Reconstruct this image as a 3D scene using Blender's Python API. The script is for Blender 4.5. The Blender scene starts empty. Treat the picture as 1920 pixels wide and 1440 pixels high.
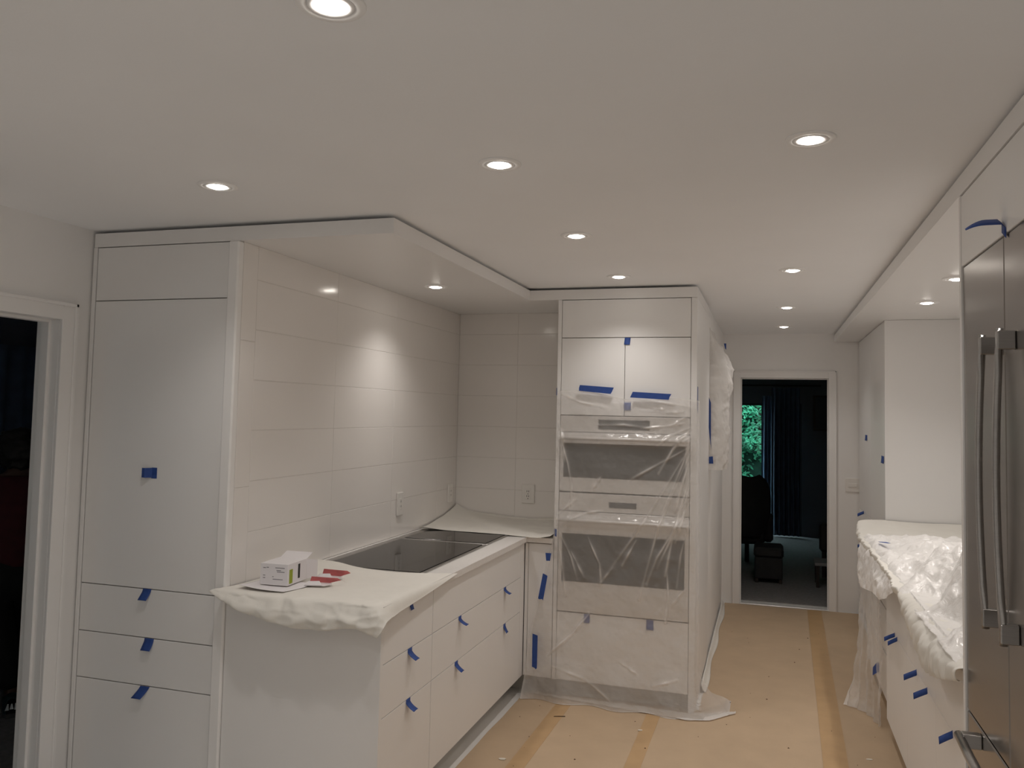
import bpy, bmesh, math, random
import numpy as np
from mathutils import Vector, Matrix, noise

random.seed(7)
scene = bpy.context.scene
COL = scene.collection

# ------------------------------------------------------------------ camera, world, exposure
cam_data = bpy.data.cameras.new('camera')
cam = bpy.data.objects.new('camera', cam_data)
COL.objects.link(cam)
cam_data.sensor_fit = 'HORIZONTAL'
cam_data.sensor_width = 36.0
cam_data.lens = 1521.33 / 1920 * 36.0
cam_data.shift_x = (960 - 975.13) / 1920
cam_data.shift_y = (687.01 - 720) / 1920
cam_data.clip_start = 0.02
_R = Vector((0.95606535, 0.29235407, 0.02163683))
_U = Vector((-0.00384777, -0.06128621, 0.99811282))
_F = Vector((-0.29312838, 0.95434433, 0.05746871))
cam.matrix_world = Matrix(((_R.x, _U.x, -_F.x, 0.0), (_R.y, _U.y, -_F.y, 0.0), (_R.z, _U.z, -_F.z, 1.66), (0, 0, 0, 1)))
scene.camera = cam

world = bpy.data.worlds.new('world')
scene.world = world
world.use_nodes = True
world.node_tree.nodes['Background'].inputs[0].default_value = (0.62, 0.86, 0.95, 1)   # dull overcast evening sky
world.node_tree.nodes['Background'].inputs[1].default_value = 5.0

scene.view_settings.view_transform = 'Standard'
scene.view_settings.look = 'None'
scene.view_settings.gamma = 1.0
scene.view_settings.use_curve_mapping = False
scene.view_settings.exposure = 0.0
scene.cycles.max_bounces = 18
scene.cycles.diffuse_bounces = 10
scene.cycles.transparent_max_bounces = 16

LAMP_WATT = 18.0
LAMP_COLOR = (1.0, 0.942, 0.89)
LAMP_CONE = 122
CEIL = 2.42
SOF0, SOF1 = 2.345, 2.405

# ------------------------------------------------------------------ materials
def _principled(name):
    m = bpy.data.materials.new(name)
    m.use_nodes = True
    return m, m.node_tree, m.node_tree.nodes['Principled BSDF']

def mat(name, col, rough=0.5, metal=0.0, spec=0.5, var=0.0, vscale=6.0, bump=0.0, bscale=40.0, coat=0.0, stretch=None):
    m, nt, p = _principled(name)
    p.inputs['Base Color'].default_value = (*col, 1)
    p.inputs['Roughness'].default_value = rough
    p.inputs['Metallic'].default_value = metal
    p.inputs['Specular IOR Level'].default_value = spec
    if coat:
        p.inputs['Coat Weight'].default_value = coat
        p.inputs['Coat Roughness'].default_value = 0.05
    if var or bump:
        tc = nt.nodes.new('ShaderNodeTexCoord')
        mp = nt.nodes.new('ShaderNodeMapping')
        nt.links.new(tc.outputs['Object'], mp.inputs[0])
        if stretch:
            mp.inputs['Scale'].default_value = stretch
    if var:
        n = nt.nodes.new('ShaderNodeTexNoise')
        n.inputs['Scale'].default_value = vscale
        n.inputs['Detail'].default_value = 6
        nt.links.new(mp.outputs[0], n.inputs['Vector'])
        r = nt.nodes.new('ShaderNodeValToRGB')
        r.color_ramp.elements[0].position = 0.3
        r.color_ramp.elements[1].position = 0.7
        r.color_ramp.elements[0].color = (*[c * (1 - var) for c in col], 1)
        r.color_ramp.elements[1].color = (*[min(1, c * (1 + var)) for c in col], 1)
        nt.links.new(n.outputs['Fac'], r.inputs[0])
        nt.links.new(r.outputs[0], p.inputs['Base Color'])
    if bump:
        n2 = nt.nodes.new('ShaderNodeTexNoise')
        n2.inputs['Scale'].default_value = bscale
        n2.inputs['Detail'].default_value = 3
        nt.links.new(mp.outputs[0], n2.inputs['Vector'])
        b = nt.nodes.new('ShaderNodeBump')
        b.inputs['Strength'].default_value = bump
        b.inputs['Distance'].default_value = 0.01
        nt.links.new(n2.outputs['Fac'], b.inputs['Height'])
        nt.links.new(b.outputs[0], p.inputs['Normal'])
    return m

def mat_emit(name, col, strength):
    m = bpy.data.materials.new(name)
    m.use_nodes = True
    nt = m.node_tree
    nt.nodes.clear()
    e = nt.nodes.new('ShaderNodeEmission')
    e.inputs[0].default_value = (*col, 1)
    e.inputs[1].default_value = strength
    o = nt.nodes.new('ShaderNodeOutputMaterial')
    nt.links.new(e.outputs[0], o.inputs[0])
    return m

def mat_plastic(name, alpha, fold_gain, gloss=0.07, col=(0.86, 0.84, 0.82), crinkle=0.35, cscale=26, rough=0.2, thru=0.3):
    """thin polythene film: see-through, milky, glossy; more opaque where the mesh attribute 'fold' says it is doubled up"""
    m = bpy.data.materials.new(name)
    m.use_nodes = True
    nt = m.node_tree
    nt.nodes.clear()
    N = nt.nodes.new
    tc = N('ShaderNodeTexCoord')
    nz = N('ShaderNodeTexNoise'); nz.inputs['Scale'].default_value = cscale; nz.inputs['Detail'].default_value = 5
    nz.inputs['Distortion'].default_value = 0.6
    nt.links.new(tc.outputs['Object'], nz.inputs['Vector'])
    bp = N('ShaderNodeBump'); bp.inputs['Strength'].default_value = crinkle; bp.inputs['Distance'].default_value = 0.02
    nt.links.new(nz.outputs['Fac'], bp.inputs['Height'])
    at = N('ShaderNodeAttribute'); at.attribute_name = 'fold'
    ml = N('ShaderNodeMath'); ml.operation = 'MULTIPLY_ADD'; ml.use_clamp = True
    nt.links.new(at.outputs['Fac'], ml.inputs[0]); ml.inputs[1].default_value = fold_gain; ml.inputs[2].default_value = alpha
    tr = N('ShaderNodeBsdfTransparent')
    df = N('ShaderNodeBsdfDiffuse'); df.inputs[0].default_value = (*col, 1)
    tl = N('ShaderNodeBsdfTranslucent'); tl.inputs[0].default_value = (*col, 1)
    m0 = N('ShaderNodeMixShader'); m0.inputs[0].default_value = thru
    nt.links.new(df.outputs[0], m0.inputs[1]); nt.links.new(tl.outputs[0], m0.inputs[2])
    m1 = N('ShaderNodeMixShader')
    nt.links.new(ml.outputs[0], m1.inputs[0]); nt.links.new(tr.outputs[0], m1.inputs[1]); nt.links.new(m0.outputs[0], m1.inputs[2])
    gl = N('ShaderNodeBsdfGlossy'); gl.inputs['Roughness'].default_value = rough
    nt.links.new(bp.outputs[0], gl.inputs['Normal']); nt.links.new(bp.outputs[0], df.inputs['Normal'])
    m2 = N('ShaderNodeMixShader'); m2.inputs[0].default_value = gloss
    nt.links.new(m1.outputs[0], m2.inputs[1]); nt.links.new(gl.outputs[0], m2.inputs[2])
    o = N('ShaderNodeOutputMaterial')
    nt.links.new(m2.outputs[0], o.inputs[0])
    return m

M = {}
M['paint'] = mat('wall_paint', (0.86, 0.855, 0.85), 0.65, var=0.015, vscale=3, bump=0.04, bscale=120)
M['ceiling'] = mat('ceiling_paint', (0.90, 0.91, 0.925), 0.8, var=0.012, vscale=2, bump=0.03, bscale=90)
M['trim'] = mat('trim_paint', (0.87, 0.865, 0.86), 0.4, var=0.01, vscale=4)
M['lacquer'] = mat('white_lacquer', (0.82, 0.815, 0.81), 0.38, var=0.008, vscale=3)
M['carcass'] = mat('white_carcass', (0.62, 0.61, 0.59), 0.6, var=0.02)
M['kick'] = mat('toe_kick', (0.55, 0.54, 0.51), 0.5, var=0.03)
M['stone'] = mat('quartz_worktop', (0.82, 0.80, 0.78), 0.25, var=0.03, vscale=60)
M['tile'] = mat('glazed_tile', (0.84, 0.815, 0.79), 0.13, spec=0.5, var=0.01, vscale=2, bump=0.10, bscale=7)
M['grout'] = mat('grout', (0.70, 0.675, 0.65), 0.9, var=0.04, vscale=30)
M['steel'] = mat('brushed_steel', (0.48, 0.47, 0.46), 0.28, metal=1.0, var=0.05, vscale=30, bump=0.05, bscale=2.2, stretch=(1, 1, 9))
M['steel_light'] = mat('pale_steel', (0.72, 0.70, 0.68), 0.35, metal=0.3, var=0.03, vscale=20)
M['fridge'] = mat('fridge_steel', (0.29, 0.268, 0.25), 0.24, metal=1.0, var=0.04, vscale=9, bump=0.10, bscale=1.3, stretch=(1, 0.5, 5))
M['blackglass'] = mat('black_glass', (0.010, 0.009, 0.009), 0.05, spec=0.28, var=0.05)
M['ovenglass'] = mat('oven_glass', (0.02, 0.019, 0.018), 0.12, spec=0.5, var=0.05)
M['display'] = mat('display_glass', (0.05, 0.05, 0.05), 0.15, var=0.05)
M['plastic_white'] = mat('white_plastic', (0.82, 0.80, 0.77), 0.35, var=0.01)
M['dark'] = mat('dark_slot', (0.02, 0.018, 0.016), 0.6, var=0.1)
M['tape'] = mat('blue_tape', (0.022, 0.068, 0.285), 0.6, var=0.12, vscale=40, bump=0.15, bscale=300)
M['paper'] = mat('white_paper', (0.77, 0.75, 0.70), 0.75, var=0.02, vscale=9, bump=0.06, bscale=60)
M['board'] = mat('brown_floor_paper', (0.49, 0.365, 0.245), 0.75, var=0.05, vscale=5, bump=0.05, bscale=30)
M['boardtape'] = mat('orange_seam_tape', (0.48, 0.315, 0.165), 0.5, var=0.06, vscale=8)
M['floor'] = mat('pale_floor', (0.70, 0.69, 0.67), 0.5, var=0.06, vscale=3)
M['chip'] = mat('plaster_chip', (0.70, 0.66, 0.58), 0.8, var=0.05)
M['crumb'] = mat('dark_crumb', (0.10, 0.06, 0.035), 0.9, var=0.2)
M['carton'] = mat('white_carton', (0.80, 0.78, 0.80), 0.5, var=0.02)
M['carton_grey'] = mat('carton_inside', (0.45, 0.40, 0.35), 0.7, var=0.05)
M['print'] = mat('grey_print', (0.25, 0.24, 0.26), 0.7, var=0.1)
M['green'] = mat('green_print', (0.30, 0.36, 0.02), 0.6, var=0.1)
M['red'] = mat('pink_red_print', (0.55, 0.14, 0.14), 0.5, var=0.15, vscale=25)
M['bulb'] = mat_emit('lit_bulb', (1.0, 0.93, 0.84), 30.0)
M['ring'] = mat('white_light_trim', (0.93, 0.93, 0.93), 0.5, var=0.01)
M['film'] = mat_plastic('polythene_film', 0.30, 0.6, gloss=0.06, crinkle=0.25)
M['film_thin'] = mat_plastic('thin_polythene_film', 0.30, 0.5, gloss=0.06)
M['film_heap'] = mat_plastic('crumpled_polythene', 0.90, 0.4, gloss=0.12, crinkle=0.7, cscale=16, thru=0.08, col=(0.96, 0.945, 0.93), rough=0.22)
M['film_side'] = mat_plastic('bagged_polythene', 0.72, 0.3, gloss=0.10, crinkle=0.4, cscale=12)

# ------------------------------------------------------------------ helpers
OFF = {}
def _link(name, me, m, parent, origin=None, smooth=False):
    """me in world coordinates; shifted to its thing's origin"""
    if parent is not None:
        off = OFF[parent.name]
    else:
        if origin is None:
            co = [v.co for v in me.vertices]
            off = Vector(((min(c.x for c in co) + max(c.x for c in co)) / 2, (min(c.y for c in co) + max(c.y for c in co)) / 2, min(c.z for c in co)))
        else:
            off = Vector(origin)
    me.transform(Matrix.Translation(-off))
    if smooth:
        for p in me.polygons:
            p.use_smooth = True
    if m is not None:
        me.materials.append(m)
    o = bpy.data.objects.new(name, me)
    COL.objects.link(o)
    if parent is not None:
        o.parent = parent
    else:
        o.location = off
    OFF[o.name] = off
    return o

def tag(o, label, cat, group=None):
    o['label'] = label
    o['category'] = cat
    if group:
        o['group'] = group
    return o

def struct(o):
    o['kind'] = 'structure'
    return o

def thing(name, label, cat, loc, group=None):
    o = bpy.data.objects.new(name, None)
    COL.objects.link(o)
    o.location = loc
    o.empty_display_size = 0.1
    OFF[o.name] = Vector(loc)
    return tag(o, label, cat, group)

def bm_box(bm, x0, x1, y0, y1, z0, z1, bev=0.0):
    vs = [bm.verts.new(p) for p in ((x0, y0, z0), (x1, y0, z0), (x1, y1, z0), (x0, y1, z0), (x0, y0, z1), (x1, y0, z1), (x1, y1, z1), (x0, y1, z1))]
    fs = [bm.faces.new([vs[i] for i in f]) for f in ((3, 2, 1, 0), (4, 5, 6, 7), (0, 1, 5, 4), (1, 2, 6, 5), (2, 3, 7, 6), (3, 0, 4, 7))]
    if bev > 0:
        es = list({e for f in fs for e in f.edges})
        bmesh.ops.bevel(bm, geom=es, offset=bev, segments=1, affect='EDGES', profile=0.5)

def boxes(name, lst, m, parent=None, bev=0.0, smooth=False):
    bm = bmesh.new()
    for b in lst:
        bm_box(bm, *b, bev)
    me = bpy.data.meshes.new(name)
    bm.to_mesh(me)
    bm.free()
    return _link(name, me, m, parent, smooth=smooth)

def box(name, b, m, parent=None, bev=0.0015):
    return boxes(name, [b], m, parent, bev)

def prism(name, poly, z0, z1, m, parent=None, axis='z'):
    """extrude a polygon; axis z: poly in (x,y); axis x: poly in (y,z); axis y: poly in (x,z)"""
    bm = bmesh.new()
    def pt(a, b, c):
        return (a, b, c) if axis == 'z' else ((c, a, b) if axis == 'x' else (a, c, b))
    lo = [bm.verts.new(pt(a, b, z0)) for a, b in poly]
    hi = [bm.verts.new(pt(a, b, z1)) for a, b in poly]
    n = len(poly)
    bm.faces.new(lo); bm.faces.new(hi)
    for i in range(n):
        bm.faces.new((lo[i], lo[(i + 1) % n], hi[(i + 1) % n], hi[i]))
    bmesh.ops.recalc_face_normals(bm, faces=bm.faces)
    me = bpy.data.meshes.new(name)
    bm.to_mesh(me); bm.free()
    return _link(name, me, m, parent)

def lathe_mesh(name, prof, seg=32):
    """profile (r, z) about the z axis"""
    verts, faces = [], []
    for r, z in prof:
        for k in range(seg):
            a = 2 * math.pi * k / seg
            verts.append((r * math.cos(a), r * math.sin(a), z))
    for i in range(len(prof) - 1):
        for k in range(seg):
            k2 = (k + 1) % seg
            faces.append((i * seg + k, i * seg + k2, (i + 1) * seg + k2, (i + 1) * seg + k))
    me = bpy.data.meshes.new(name)
    me.from_pydata(verts, [], faces)
    for p in me.polygons:
        p.use_smooth = True
    return me

def tube(name, pts, r, m, parent=None, seg=10, rx=None):
    """round (or oval) tube along points"""
    pts = [Vector(p) for p in pts]
    verts, faces = [], []
    for i, p in enumerate(pts):
        d = (pts[min(i + 1, len(pts) - 1)] - pts[max(i - 1, 0)]).normalized()
        a = d.cross(Vector((0, 0, 1)))
        if a.length < 0.05:
            a = d.cross(Vector((0, 1, 0)))
        a.normalize(); b = d.cross(a)
        rr = r[i] if isinstance(r, (list, tuple)) else r
        r2 = rr if rx is None else rx
        for k in range(seg):
            t = 2 * math.pi * k / seg
            verts.append(p + a * rr * math.cos(t) + b * r2 * math.sin(t))
    for i in range(len(pts) - 1):
        for k in range(seg):
            k2 = (k + 1) % seg
            faces.append((i * seg + k, i * seg + k2, (i + 1) * seg + k2, (i + 1) * seg + k))
    faces.append(tuple(range(seg))[::-1])
    faces.append(tuple(range((len(pts) - 1) * seg, len(pts) * seg)))
    me = bpy.data.meshes.new(name)
    me.from_pydata([tuple(v) for v in verts], [], faces)
    return _link(name, me, m, parent, smooth=True)

def grid_mesh(name, P, m, parent=None, fold=None, smooth=True, thick=0.0):
    """P: array (nu, nv, 3)"""
    nu, nv = P.shape[:2]
    verts = P.reshape(-1, 3)
    idx = np.arange(nu * nv).reshape(nu, nv)
    f = np.stack([idx[:-1, :-1], idx[1:, :-1], idx[1:, 1:], idx[:-1, 1:]], -1).reshape(-1, 4)
    me = bpy.data.meshes.new(name)
    me.from_pydata(verts.tolist(), [], f.tolist())
    if fold is not None:
        a = me.attributes.new('fold', 'FLOAT', 'POINT')
        a.data.foreach_set('value', fold.reshape(-1).astype(np.float32))
    o = _link(name, me, m, parent, smooth=smooth)
    if thick:
        s = o.modifiers.new('thickness', 'SOLIDIFY')
        s.thickness = thick
        s.offset = 0
    return o

def catmull(C, nu, nv):
    """dense grid through a control grid C (a, b, 3)"""
    def interp(A, n):
        k = A.shape[0]
        t = np.linspace(0, k - 1, n)
        i = np.minimum(t.astype(int), k - 2)
        f = (t - i).reshape((-1,) + (1,) * (A.ndim - 1))
        g = lambda j: A[np.clip(j, 0, k - 1)]
        p0, p1, p2, p3 = g(i - 1), g(i), g(i + 1), g(i + 2)
        return 0.5 * (2 * p1 + (p2 - p0) * f + (2 * p0 - 5 * p1 + 4 * p2 - p3) * f ** 2 + (3 * p1 - p0 - 3 * p2 + p3) * f ** 3)
    C = np.array(C, float)
    A = interp(C, nu)
    B = interp(A.transpose(1, 0, 2), nv)
    return B.transpose(1, 0, 2)

def fbm(P, scale, octaves=4, seed=0.0, ridged=False):
    out = np.zeros(P.shape[:2])
    flat = P.reshape(-1, 3)
    vals = np.empty(len(flat))
    for i, p in enumerate(flat):
        q = Vector((p[0] * scale + seed, p[1] * scale + seed * 1.7, p[2] * scale - seed))
        if ridged:
            v = 0; a = 1
            for _ in range(octaves):
                v += a * (1 - 2 * abs(noise.noise(q)) * 1.6)
                q = q * 2.1 + Vector((3.1, 1.7, 9.2)); a *= 0.5
            vals[i] = v
        else:
            vals[i] = noise.fractal(q, 0.9, 2.1, octaves)
    return vals.reshape(P.shape[:2])

def grid_normals(P):
    du = np.gradient(P, axis=0); dv = np.gradient(P, axis=1)
    n = np.cross(du, dv)
    return n / (np.linalg.norm(n, axis=2, keepdims=True) + 1e-9)

# ------------------------------------------------------------------ structure: floor, ceiling, walls
box('floor', (-6.2, 3.2, -2.6, 12.34, -0.10, 0.0), M['floor'], bev=0); struct(bpy.data.objects['floor'])
struct(box('ceiling', (-6.2, 3.2, -2.6, 12.4, CEIL, CEIL + 0.12), M['ceiling'], bev=0))
struct(box('wall_right', (1.25, 1.37, -2.6, 7.75, 0, CEIL), M['paint'], bev=0))
struct(box('wall_front', (-2.96, 1.37, -2.6, -2.48, 0, CEIL), M['paint'], bev=0))
DX0, DX1, DTOP, YD = -0.243, 0.506, 2.025, 7.63            # far doorway
struct(boxes('wall_back', [(-0.42, DX0 - 0.012, YD, YD + 0.12, 0, CEIL), (DX1 + 0.012, 1.25, YD, YD + 0.12, 0, CEIL), (DX0 - 0.012, DX1 + 0.012, YD, YD + 0.12, DTOP + 0.012, CEIL)], M['paint']))
struct(boxes('wall_hall', [(-0.52, -0.40, 5.70, YD + 0.12, 0, CEIL)], M['paint']))
LY0, LY1, LTOP, XW = 1.75, 2.668, 2.01, -2.84              # doorway in the left wall
struct(boxes('wall_left', [(XW - 0.12, XW, -2.6, LY0 - 0.012, 0, CEIL), (XW - 0.12, XW, LY1 + 0.012, 5.45, 0, CEIL), (XW - 0.12, XW, LY0 - 0.012, LY1 + 0.012, LTOP + 0.012, CEIL)], M['paint']))

# casings
def casing_y(name, x0, x1, top, y, w, parent=None):
    """door casing on a wall that faces -y"""
    o = struct(boxes(name, [(x0 - w, x0, y - 0.016, y, 0, top + w), (x1, x1 + w, y - 0.016, y, 0, top + w), (x0, x1, y - 0.016, y, top, top + w),
                            (x0 - w, x0 - w + 0.012, y - 0.024, y - 0.016, 0, top + w), (x1 + w - 0.012, x1 + w, y - 0.024, y - 0.016, 0, top + w), (x0 - w, x1 + w, y - 0.024, y - 0.016, top + w - 0.012, top + w)], M['trim'], bev=0.002))
    boxes('jamb', [(x0 - 0.012, x0, y, y + 0.12, 0, top), (x1, x1 + 0.012, y, y + 0.12, 0, top), (x0 - 0.012, x1 + 0.012, y, y + 0.12, top, top + 0.012),
                   (x0, x0 + 0.010, y + 0.05, y + 0.075, 0, top - 0.01), (x1 - 0.010, x1, y + 0.05, y + 0.075, 0, top - 0.01), (x0, x1, y + 0.05, y + 0.075, top - 0.01, top)], M['trim'], o, bev=0.001)
    return o
door1 = casing_y('door_1', DX0, DX1, DTOP, YD, 0.062)
box('threshold', (DX0, DX1, YD - 0.012, YD + 0.03, 0.0, 0.012), M['steel_light'], door1, bev=0.003)
w = 0.072
door2 = struct(boxes('door_2', [(XW, XW + 0.016, LY1, LY1 + w, 0, LTOP + w), (XW, XW + 0.016, LY0 - w, LY0, 0, LTOP + w), (XW, XW + 0.016, LY0, LY1, LTOP, LTOP + w),
                                (XW + 0.016, XW + 0.026, LY1 + w - 0.014, LY1 + w, 0, LTOP + w), (XW + 0.016, XW + 0.026, LY0 - w, LY1 + w, LTOP + w - 0.014, LTOP + w)], M['trim'], bev=0.002))
boxes('jamb', [(XW - 0.12, XW, LY1, LY1 + 0.012, 0, LTOP), (XW - 0.12, XW, LY0 - 0.012, LY0, 0, LTOP), (XW - 0.12, XW, LY0, LY1, LTOP, LTOP + 0.012),
               (XW - 0.085, XW - 0.045, LY1 - 0.012, LY1, 0, LTOP - 0.012), (XW - 0.085, XW - 0.045, LY0, LY1, LTOP - 0.012, LTOP)], M['trim'], door2, bev=0.001)

# dropped soffits; the shadow gap above them is open
struct(prism('trim_1', [(-2.83, 2.82), (-1.39, 2.82), (-1.39, 4.70), (-0.39, 4.70), (-0.39, 5.69), (-2.83, 5.69)], SOF0, SOF1, M['lacquer']))
struct(prism('trim_2', [(0.55, 0.9), (1.245, 0.9), (1.245, 7.62), (0.55, 7.62)], SOF0, SOF1, M['lacquer']))

# tiled walls: grout core + single tiles
ROWZ = [0.925 + 0.2127 * i for i in range(7)] + [SOF0]
J = 0.0011
tl = struct(box('wall_tiled_left', (-2.124, -2.0816, 2.845, 5.42, 0.0, SOF0), M['grout'], bev=0))
def tile(parent, b):
    return box('tile', b, M['tile'], parent, bev=0.0012)
for z0, z1 in ((0.925, 1.328), (1.328, 1.936), (1.936, SOF0)):
    tile(tl, (-2.0830, -2.080, 2.846, 2.945 - J, z0 + J, z1 - J))
YJ = [2.945, 3.62, 4.295, 4.97, 5.31]
for a in range(4):
    for i in range(7):
        tile(tl, (-2.0830, -2.080 + random.uniform(-0.0004, 0.0004), YJ[a] + (J if a == 0 else 0.0005), YJ[a + 1] - 0.0005, ROWZ[i] + J, ROWZ[i + 1] - J))
tb = struct(box('wall_tiled_back', (-2.0815, -1.212, 5.3116, 5.42, 0.0, SOF0), M['grout'], bev=0))
for a, b in ((-2.079, -1.648), (-1.648, -1.212)):
    for i in range(7):
        tile(tb, (a + 0.0007, b - 0.0007, 5.31 + random.uniform(-0.0004, 0.0004), 5.3130, ROWZ[i] + J, ROWZ[i + 1] - J))

# ------------------------------------------------------------------ floor protection
def wavy(x0, y0, x1, y1, n, amp, seed):
    out = []
    for i in range(n + 1):
        t = i / n
        k = noise.noise(Vector((t * 9, seed, 0))) * amp
        out.append((x0 + (x1 - x0) * t + k, y0 + (y1 - y0) * t))
    return out
def sheet_floor(name, left, right, z, label):
    poly = left + right[::-1]
    o = prism(name, poly, z, z + 0.0018, M['board'])
    return tag(o, label, 'floor paper', 'brown floor paper')
sheet_floor('floor_paper', wavy(-1.395, 1.7, -1.385, 4.69, 40, 0.012, 1.3) + [(-1.30, 4.78)], [(-0.60, 1.7), (-0.60, 4.80)], 0.0004, 'brown floor paper beside the cooktop cabinets, with a ragged left edge')
sheet_floor('floor_paper', [(-0.615, 1.7), (-0.615, 4.80), (-0.37, 4.80), (-0.37, 7.61)], [(0.33, 1.7), (0.37, 7.61)], 0.0024, 'brown floor paper down the middle of the aisle to the far doorway')
sheet_floor('floor_paper', [(0.31, 1.7), (0.35, 7.61)], [(0.65, 1.7), (0.66, 4.9), (0.74, 5.9), (0.74, 7.61)], 0.0044, 'brown floor paper running along the right-hand cabinets')
def seam(p0, p1, w, z, label):
    (x0, y0), (x1, y1) = p0, p1
    o = prism('seam_tape', [(x0 - w / 2, y0), (x0 + w / 2, y0), (x1 + w / 2, y1), (x1 - w / 2, y1)], z, z + 0.0007, M['boardtape'])
    return tag(o, label, 'tape', 'orange tape strips on the floor')
seam((-1.165, 1.75), (-1.115, 4.66), 0.085, 0.0024, 'orange tape strip on the floor paper nearest the cooktop cabinets')
seam((-0.622, 1.75), (-0.605, 4.67), 0.075, 0.0044, 'orange tape strip on the floor running under the oven tower plastic')
seam((0.262, 1.75), (0.385, 7.60), 0.115, 0.0064, 'long orange tape strip on the floor leading to the far doorway')

# ------------------------------------------------------------------ pantry
pan = thing('pantry_cabinet', 'tall white pantry cabinet with three drawers beside the left doorway', 'cabinet', (-2.45, 3.1, 0))
box('body', (-2.825, -2.13, 2.845, 3.45, 0.10, SOF0 - 0.001), M['carcass'], pan)
box('toe_kick', (-2.825, -2.13, 2.90, 2.92, 0.0, 0.10), M['kick'], pan)
box('side_panel', (-2.832, -2.812, 2.818, 3.45, 0.0, SOF0 - 0.001), M['lacquer'], pan)
struct(box('trim_3', (-2.128, -2.078, 2.806, 2.845, 0.0, SOF0 - 0.001), M['trim'], None, bev=0.006))
box('flap_door', (-2.808, -2.131, 2.82, 2.843, 2.110, SOF0 - 0.004), M['lacquer'], pan)
box('door', (-2.808, -2.131, 2.82, 2.843, 0.899, 2.106), M['lacquer'], pan)
for z0, z1 in ((0.700, 0.895), (0.506, 0.696), (0.11, 0.502)):
    box('drawer', (-2.808, -2.131, 2.82, 2.843, z0, z1), M['lacquer'], pan)

# ------------------------------------------------------------------ cooktop run
DR = ((0.698, 0.887), (0.498, 0.6955), (0.112, 0.4955))
def drawer_unit(label, y0, y1, fill=None):
    t = thing('base_cabinet', label, 'cabinet', (-1.7, (y0 + y1) / 2, 0), 'white drawer cabinets under the cooktop')
    box('body', (-2.07, -1.412, y0 + 0.001, y1 - 0.001, 0.112, 0.893), M['carcass'], t)
    box('toe_kick', (-1.505, -1.49, y0 + 0.001, y1 - 0.001, 0.0, 0.111), M['kick'], t)
    for z0, z1 in DR:
        box('drawer', (-1.41, -1.39, y0 + 0.0012, y1 - 0.0012, z0, z1), M['lacquer'], t, bev=0.001)
    if fill:
        box('filler_strip', (-1.41, -1.39, y1 + 0.0003, fill, 0.112, 0.887), M['lacquer'], t, bev=0.0006)
        box('filler_kick', (-1.505, -1.49, y1 - 0.001, fill + 0.1, 0.0, 0.111), M['kick'], t)
    return t
drawer_unit('narrow white drawer cabinet nearest the camera beside the white end panel', 2.843, 3.316)
drawer_unit('wide white drawer cabinet below the black cooktop', 3.318, 4.625, 4.70)
tag(box('end_panel', (-2.076, -1.388, 2.818, 2.842, 0.0, 0.894), M['lacquer']), 'plain white panel closing the near end of the cooktop cabinets', 'panel')
cc = thing('corner_cabinet', 'narrow white corner cabinet between cooktop drawers and oven tower', 'cabinet', (-1.3, 4.9, 0))
box('body', (-1.385, -1.214, 4.722, 5.30, 0.112, 0.893), M['carcass'], cc)
box('door', (-1.364, -1.214, 4.70, 4.721, 0.114, 0.888), M['lacquer'], cc)
box('filler_strip', (-1.387, -1.3665, 4.702, 4.721, 0.114, 0.888), M['lacquer'], cc)
box('toe_kick', (-1.488, -1.214, 4.80, 4.815, 0.0, 0.111), M['kick'], cc)

# worktop, with an opening filled by the two cooktops
tag(prism('worktop', [(-2.078, 2.80), (-1.372, 2.80), (-1.372, 4.682), (-1.214, 4.682), (-1.214, 5.308), (-2.078, 5.308)], 0.8955, 0.925, M['stone']), 'white L-shaped stone worktop around the black cooktop', 'worktop')
def cooktop(label, y0, y1, x0=-2.045, x1=-1.485):
    t = thing('cooktop', label, 'cooktop', ((x0 + x1) / 2, (y0 + y1) / 2, 0.9255), 'black glass cooktops')
    f = 0.016
    boxes('frame', [(x0, x1, y0, y0 + f, 0.9256, 0.931), (x0, x1, y1 - f, y1, 0.9256, 0.931), (x0, x0 + 0.045, y0 + f, y1 - f, 0.9256, 0.931), (x1 - f, x1, y0 + f, y1 - f, 0.9256, 0.931)], M['steel'], t, bev=0.001)
    box('glass', (x0 + 0.052, x1 - f - 0.004, y0 + f + 0.004, y1 - f - 0.004, 0.9256, 0.9325), M['blackglass'], t, bev=0.001)
    return t
cooktop('large black glass cooktop in the worktop beside the white paper', 3.40, 4.285)
cooktop('small black glass cooktop at the corner end of the worktop', 4.295, 4.685)

# outlets
def outlet_x(label, y, z, w=0.075, h=0.125):
    t = thing('outlet', label, 'outlet', (-2.08, y, z - h / 2), 'wall outlets over the worktop')
    box('plate', (-2.0795, -2.068, y - w / 2, y + w / 2, z - h / 2, z + h / 2), M['plastic_white'], t, bev=0.002)
    o = box('socket', (-2.070, -2.0665, y - 0.017, y + 0.017, z - 0.033, z + 0.033), M['plastic_white'], t)
    boxes('slot', [(-2.0672, -2.0662, y - 0.008, y - 0.006, z + 0.008, z + 0.020), (-2.0672, -2.0662, y + 0.005, y + 0.007, z + 0.008, z + 0.020), (-2.0672, -2.0662, y - 0.008, y - 0.006, z - 0.020, z - 0.008), (-2.0672, -2.0662, y + 0.005, y + 0.007, z - 0.020, z - 0.008)], M['dark'], o)
outlet_x('white outlet plate on the side tiles above the middle of the cooktop', 4.40, 1.112, h=0.132)
outlet_x('white outlet plate on the side tiles near the tiled corner', 5.19, 1.108, h=0.125)
t = thing('outlet', 'white outlet plate on the back tiles left of the oven tower', 'outlet', (-1.551, 5.31, 1.054), 'wall outlets over the worktop')
box('plate', (-1.597, -1.508, 5.299, 5.3096, 1.054, 1.180), M['plastic_white'], t, bev=0.002)
o = box('socket', (-1.573, -1.532, 5.2965, 5.300, 1.078, 1.156), M['plastic_white'], t)
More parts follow.
